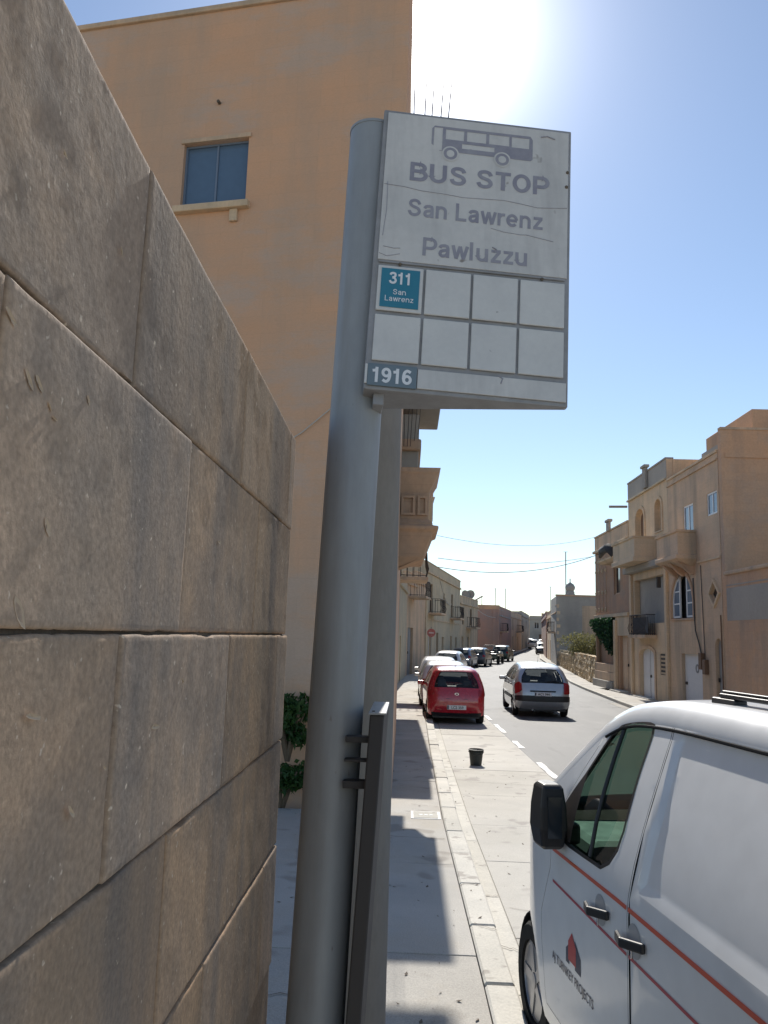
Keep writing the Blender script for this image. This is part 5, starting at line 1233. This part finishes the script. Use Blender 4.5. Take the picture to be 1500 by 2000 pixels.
door = ccw([(-.085, .38), (.96, .38), (.99, .50), (1.035, .66), (1.04, .80), (.96, .93), (.885, 1.05), (.87, 1.2), (.80, 1.40), (.72, 1.535), (.655, 1.64), (.60, 1.75), (.53, 1.81), (.44, 1.85), (.32, 1.868), (.1, 1.873), (.0, 1.872), (-.035, 1.80), (-.062, 1.65), (-.08, 1.45), (-.09, 1.2)])
sld = ccw([(-1.28, .38), (-.095, .38), (-.10, 1.2), (-.09, 1.45), (-.072, 1.65), (-.045, 1.80), (-.012, 1.872), (-.3, 1.876), (-1.28, 1.88)])
sp = side_poly(sv, (1.40, -1.56), .345, zb)
body = sv.wrapm(ccw(rect(0, sv.A[-1], -1, 1)), [ws_ := ccw([(sv.at(.68, 1.81), -.76), (sv.at(.68, 1.81), .76), (sv.at(1.42, 1.22), .80), (sv.at(1.42, 1.22), -.80)])], 0, (.08, .1))
sv.sidem(sp, 1, [door, sld], 0, .07, body); sv.sidem(sp, -1, [win, ccw(rect(-1.25, -.1, 1.25, 1.75))], 0, .08, body)
body.build('body', m_vanw, van, True, smooth=50)
dl = shrink(door, .0035); sv.sidem(dl, 1, [win], .0, .05).build('front_door', m_vanw, van, True, smooth=50)
# sliding door with its pressed panel
pi_o = ccw([(-1.20, 1.235), (-.165, 1.238), (-.142, 1.26), (-.150, 1.45), (-.115, 1.65), (-.075, 1.79), (-.085, 1.825), (-.13, 1.84), (-.25, 1.845), (-1.20, 1.85)])
pi_i = shrink(pi_o, .032)
def recess(x, z):
    return -.016 if inpoly(np.array([x]), np.array([z]), pi_m)[0] else 0
pi_m = shrink(pi_o, .026)
vo, fo = cdt(shrink(sld, .0035), (), .055, [pi_o+[pi_o[0]], pi_i+[pi_i[0]]])
MB().add([sv.side(x, z, 1, recess(x, z)) for x, z in vo], [f[::-1] for f in fo]).build('sliding_door', m_vanw, van, True, smooth=35)
sv.sidem(shrink(door, -.004), 1, [shrink(win, -.01)], -.03, .1).build('door_gap', m_seam, van, True); sv.sidem(shrink(sld, -.004), 1, (), -.03, .1).build('door_gap', m_seam, van, True)
# glass and seals
g = sv.sidem(win, 1, (), -.012, .08).build('door_window', m_vglass, van, True, smooth=True)
sv.sidem(win, 1, [shrink(win, .016)], .002, None).build('window_seal', m_black, g, True, smooth=True)
MB().tube([sv.side(.444+(.363-.444)*t, 1.80+(1.235-1.80)*t, 1, -.006) for t in (0, .25, .5, .75, 1)], .010, 8).build('quarter_light_bar', m_black, g, True)
sv.sidem(win, -1, (), -.012, .1).build('door_window', m_vglass, van, True, smooth=True)
sv.sidem(ccw(rect(-1.25, -.1, 1.25, 1.75)), -1, (), -.012, .2).build('side_window', m_vglass, van, True, smooth=True)
sv.wrapm(ws_, (), -.012, (.09, .1)).build('windscreen', m_vglass, van, True, smooth=True)
tri = ccw([(.60, 1.235), (.84, 1.225), (.835, 1.27), (.775, 1.395), (.70, 1.49), (.63, 1.57)]); sv.sidem(tri, 1, (), .006, .1).build('mirror_base', m_black, van, True, smooth=True)
# roof gutters
for sg in (1, -1):
    ol = sv.side_outline(); ol = [p for p in ol if p[1] > 1.60 and p[0] > -2.4]
    MB().tube([sv.side(x, z-.012, sg, .004) for x, z in ol if x < .62], .007, 6).build('roof_gutter', m_seam, van, True)
# stripes, following the door panels
def stripe(u0, u1, z, wd, mat, nm='stripe'):
    for a, b in [(u0, -.099), (-.081, min(u1, .84))]:
        if b > a:
            xs = list(np.linspace(a, b, max(2, int((b-a)/.06)))); sv.sidem([(x, z(x)-wd/2) for x in xs]+[(x, z(x)+wd/2) for x in xs[::-1]], 1, (), .0018, None).build(nm, mat, van, True, smooth=True)
stripe(-2.4, .90, lambda s: 1.163-.012*max(0, s)*1.3, .017, m_orgs); stripe(-2.4, 1.0, lambda s: .993+.008*max(0, s), .013, m_reds)
# handles
for s0, s1 in ((.085, .315), (-.265, -.035)):
    c = (s0+s1)/2
    cup = sv.sidem(ccw(disc(c-.01, 1.068, .062, 20)), 1, (), .0015, None, fn=lambda x, z: 0).build('handle_cup', m_silv if False else m_cup, van, True, smooth=True)
    p0 = sv.side(s0, 1.078, 1, .012); p1 = sv.side(c, 1.062, 1, .052); p2 = sv.side(s1, 1.048, 1, .022)
    q = MB(); 
    for a, b_ in ((p0, p1), (p1, p2)):
        d = (b_-a)/2; q.obox((a+b_)/2, d*1.04, V((0, .009, 0)), V((0, 0, .019)))
    q.build('door_handle', m_black, van, True, bevel=.007)
    MB().obox(sv.side(c+.02, 1.012, 1, .003), (.006, 0, 0), (0, .003, 0), (0, 0, .016)).build('lock_cover', m_chrome, van, True, bevel=.002)
# mirror: a tall black pod with body shell facing forward
arm = sv.side(.80, 1.30, 1, .0)
q = MB(); q.obox((.74, arm.y+.02, 1.25), (.045, 0, 0), (0, .09, 0), (0, 0, .05)); q.build('mirror_arm', m_black, van, True, bevel=.02)
mi = MB(); cx, cy = .70, arm.y+.095; prof_m = []
for z, wy, wx in ((1.19, .045, .07), (1.21, .058, .10), (1.29, .072, .12), (1.39, .068, .115), (1.475, .056, .10), (1.495, .045, .07)):
    prof_m.append([(cx-wx*.7, cy-wy, z), (cx-wx*.7, cy+wy*.9, z), (cx+wx*.6, cy+wy, z), (cx+wx, cy+wy*.5, z), (cx+wx, cy-wy*.6, z), (cx+wx*.5, cy-wy, z)])
vs = [v for rg in prof_m for v in rg]; fs = [(i*6+k, i*6+(k+1) % 6, (i+1)*6+(k+1) % 6, (i+1)*6+k) for i in range(5) for k in range(6)]+[tuple(range(6))[::-1], tuple(range(30, 36))]
mi.add(vs, [f[::-1] for f in fs]); mo = mi.build('wing_mirror', m_black, van, True, bevel=.012)
MB().box(cx-.086, cx-.0845, cy-.04, cy+.03, 1.25, 1.44).build('mirror_glass', m_dglass, mo, True)
# logo: a small house sign and the firm's name
def van_poly(pl, mat, off, nm): sv.sidem(ccw(pl), 1, (), off, .05).build(nm, mat, van, True)
L0 = .555
van_poly([(L0-.115, .705), (L0-.115, .775), (L0-.04, .83), (L0-.04, .705)], m_navy, .0018, 'logo')
van_poly([(L0-.055, .72), (L0+.05, .72), (L0+.05, .80), (L0, .85), (L0-.055, .80)], m_redpr, .0024, 'logo')
van_poly([(L0+.04, .70), (L0+.04, .79), (L0+.085, .76), (L0+.085, .70)], m_navy, .0018, 'logo')
def van_text(s, x, z, size, mat, bold=.01, sx=1.0):
    me = text_mesh(s, size, bold, 'CENTER', sx)
    for v in me.vertices:
        X, Z = x-v.co.x, z+v.co.y; v.co = sv.side(X, Z, 1, .0022)
    finish(me, 'lettering', mat, van, True)
van_text('AJ TURNKEY PROJECTS', .565, .636, .056, m_navy, .01, .97)
van_text('building and finishing works', .565, .60, .026, m_navy, .0, 1.0) if False else None
# wheels, arches, interior, roof rack
for wx in (1.40, -1.56):
    for sg in (1, -1):
        wheel(van, wx, sg*(WV/2-.16), sg, .31, .21, .205, 5)
        MB().lathe([(.345, -.30), (.349, -.30), (.349, -.01), (.345, -.01)], 32, Matrix.Translation((wx, sg*(WV/2-.07), .31)) @ Matrix.Rotation(-sg*math.pi/2, 4, 'X'), closed=True).build('wheel_arch', m_black, van, True, smooth=40)
MB().box(-2.4, 2.0, -.78, .78, .22, .45).build('underbody', m_black, van, True)
MB().box(-.2, -.16, -.72, .72, .45, 1.75).build('bulkhead', m_inter, van, True)
MB().box(-.2, 1.4, -.80, .80, .45, .5).build('cab_floor', m_inter, van, True)
MB().box(.85, 1.45, -.76, .76, .75, 1.17).build('dashboard', m_inter, van, True, bevel=.06)
for sg in (1, -1): MB().box(-.05, .95, sg*.885-.015, sg*.885+.015, .45, 1.18).build('door_card', m_inter, van, True, bevel=.01)
for sy in (-.45, .12, .5):
    s_ = MB().obox((.02, sy, 1.08), (.06, 0, 0), (0, .22, 0), (-.05, 0, .34)).build('seat_back', m_seat, van, True, bevel=.05)
    MB().box(-.1, .0, sy-.12, sy+.12, 1.45, 1.62).build('headrest', m_seat, s_, True, bevel=.04)
    MB().box(.05, .5, sy-.22, sy+.22, .6, .8).build('seat_cushion', m_seat, van, True, bevel=.05)
MB().lathe([(.17, -.014), (.20, -.014), (.20, .014), (.17, .014)], 24, closed=True, M=Matrix.Translation((.72, -.45, 1.16)) @ Matrix.Rotation(math.radians(-62), 4, 'Y')).build('steering_wheel', m_black, van, True, smooth=40)
for sy in (-.52, .52):
    q = MB(); q.box(-2.2, -.06, sy-.022, sy+.022, 1.972, 1.990); q.box(-2.2, -.06, sy-.010, sy+.010, 1.9905, 2.002); b_ = q.build('roof_rail', m_black, van, True, bevel=.006)
    for x in (-.1, -.9, -1.7): MB().box(x-.09, x+.09, sy-.03, sy+.03, 1.93, 1.9715).build('rail_foot', m_black, b_, True, bevel=.008)
for sg in (1, -1):
    a = sv.at(2.24, .74); pl = ccw(rrect_t(sv.at(2.2, .80), sv.at(2.05, .97), sg*.72, sg*.98)); sv.wrapm(pl, (), .01, (.06, .05)).build('headlamp', m_chrome, van, True, smooth=True)
sv.wrapm(ccw(rect(sv.at(2.27, .5), sv.A[-1], -1, 1)), (), .012, (.08, .1)).build('front_bumper', m_black, van, True, smooth=60)
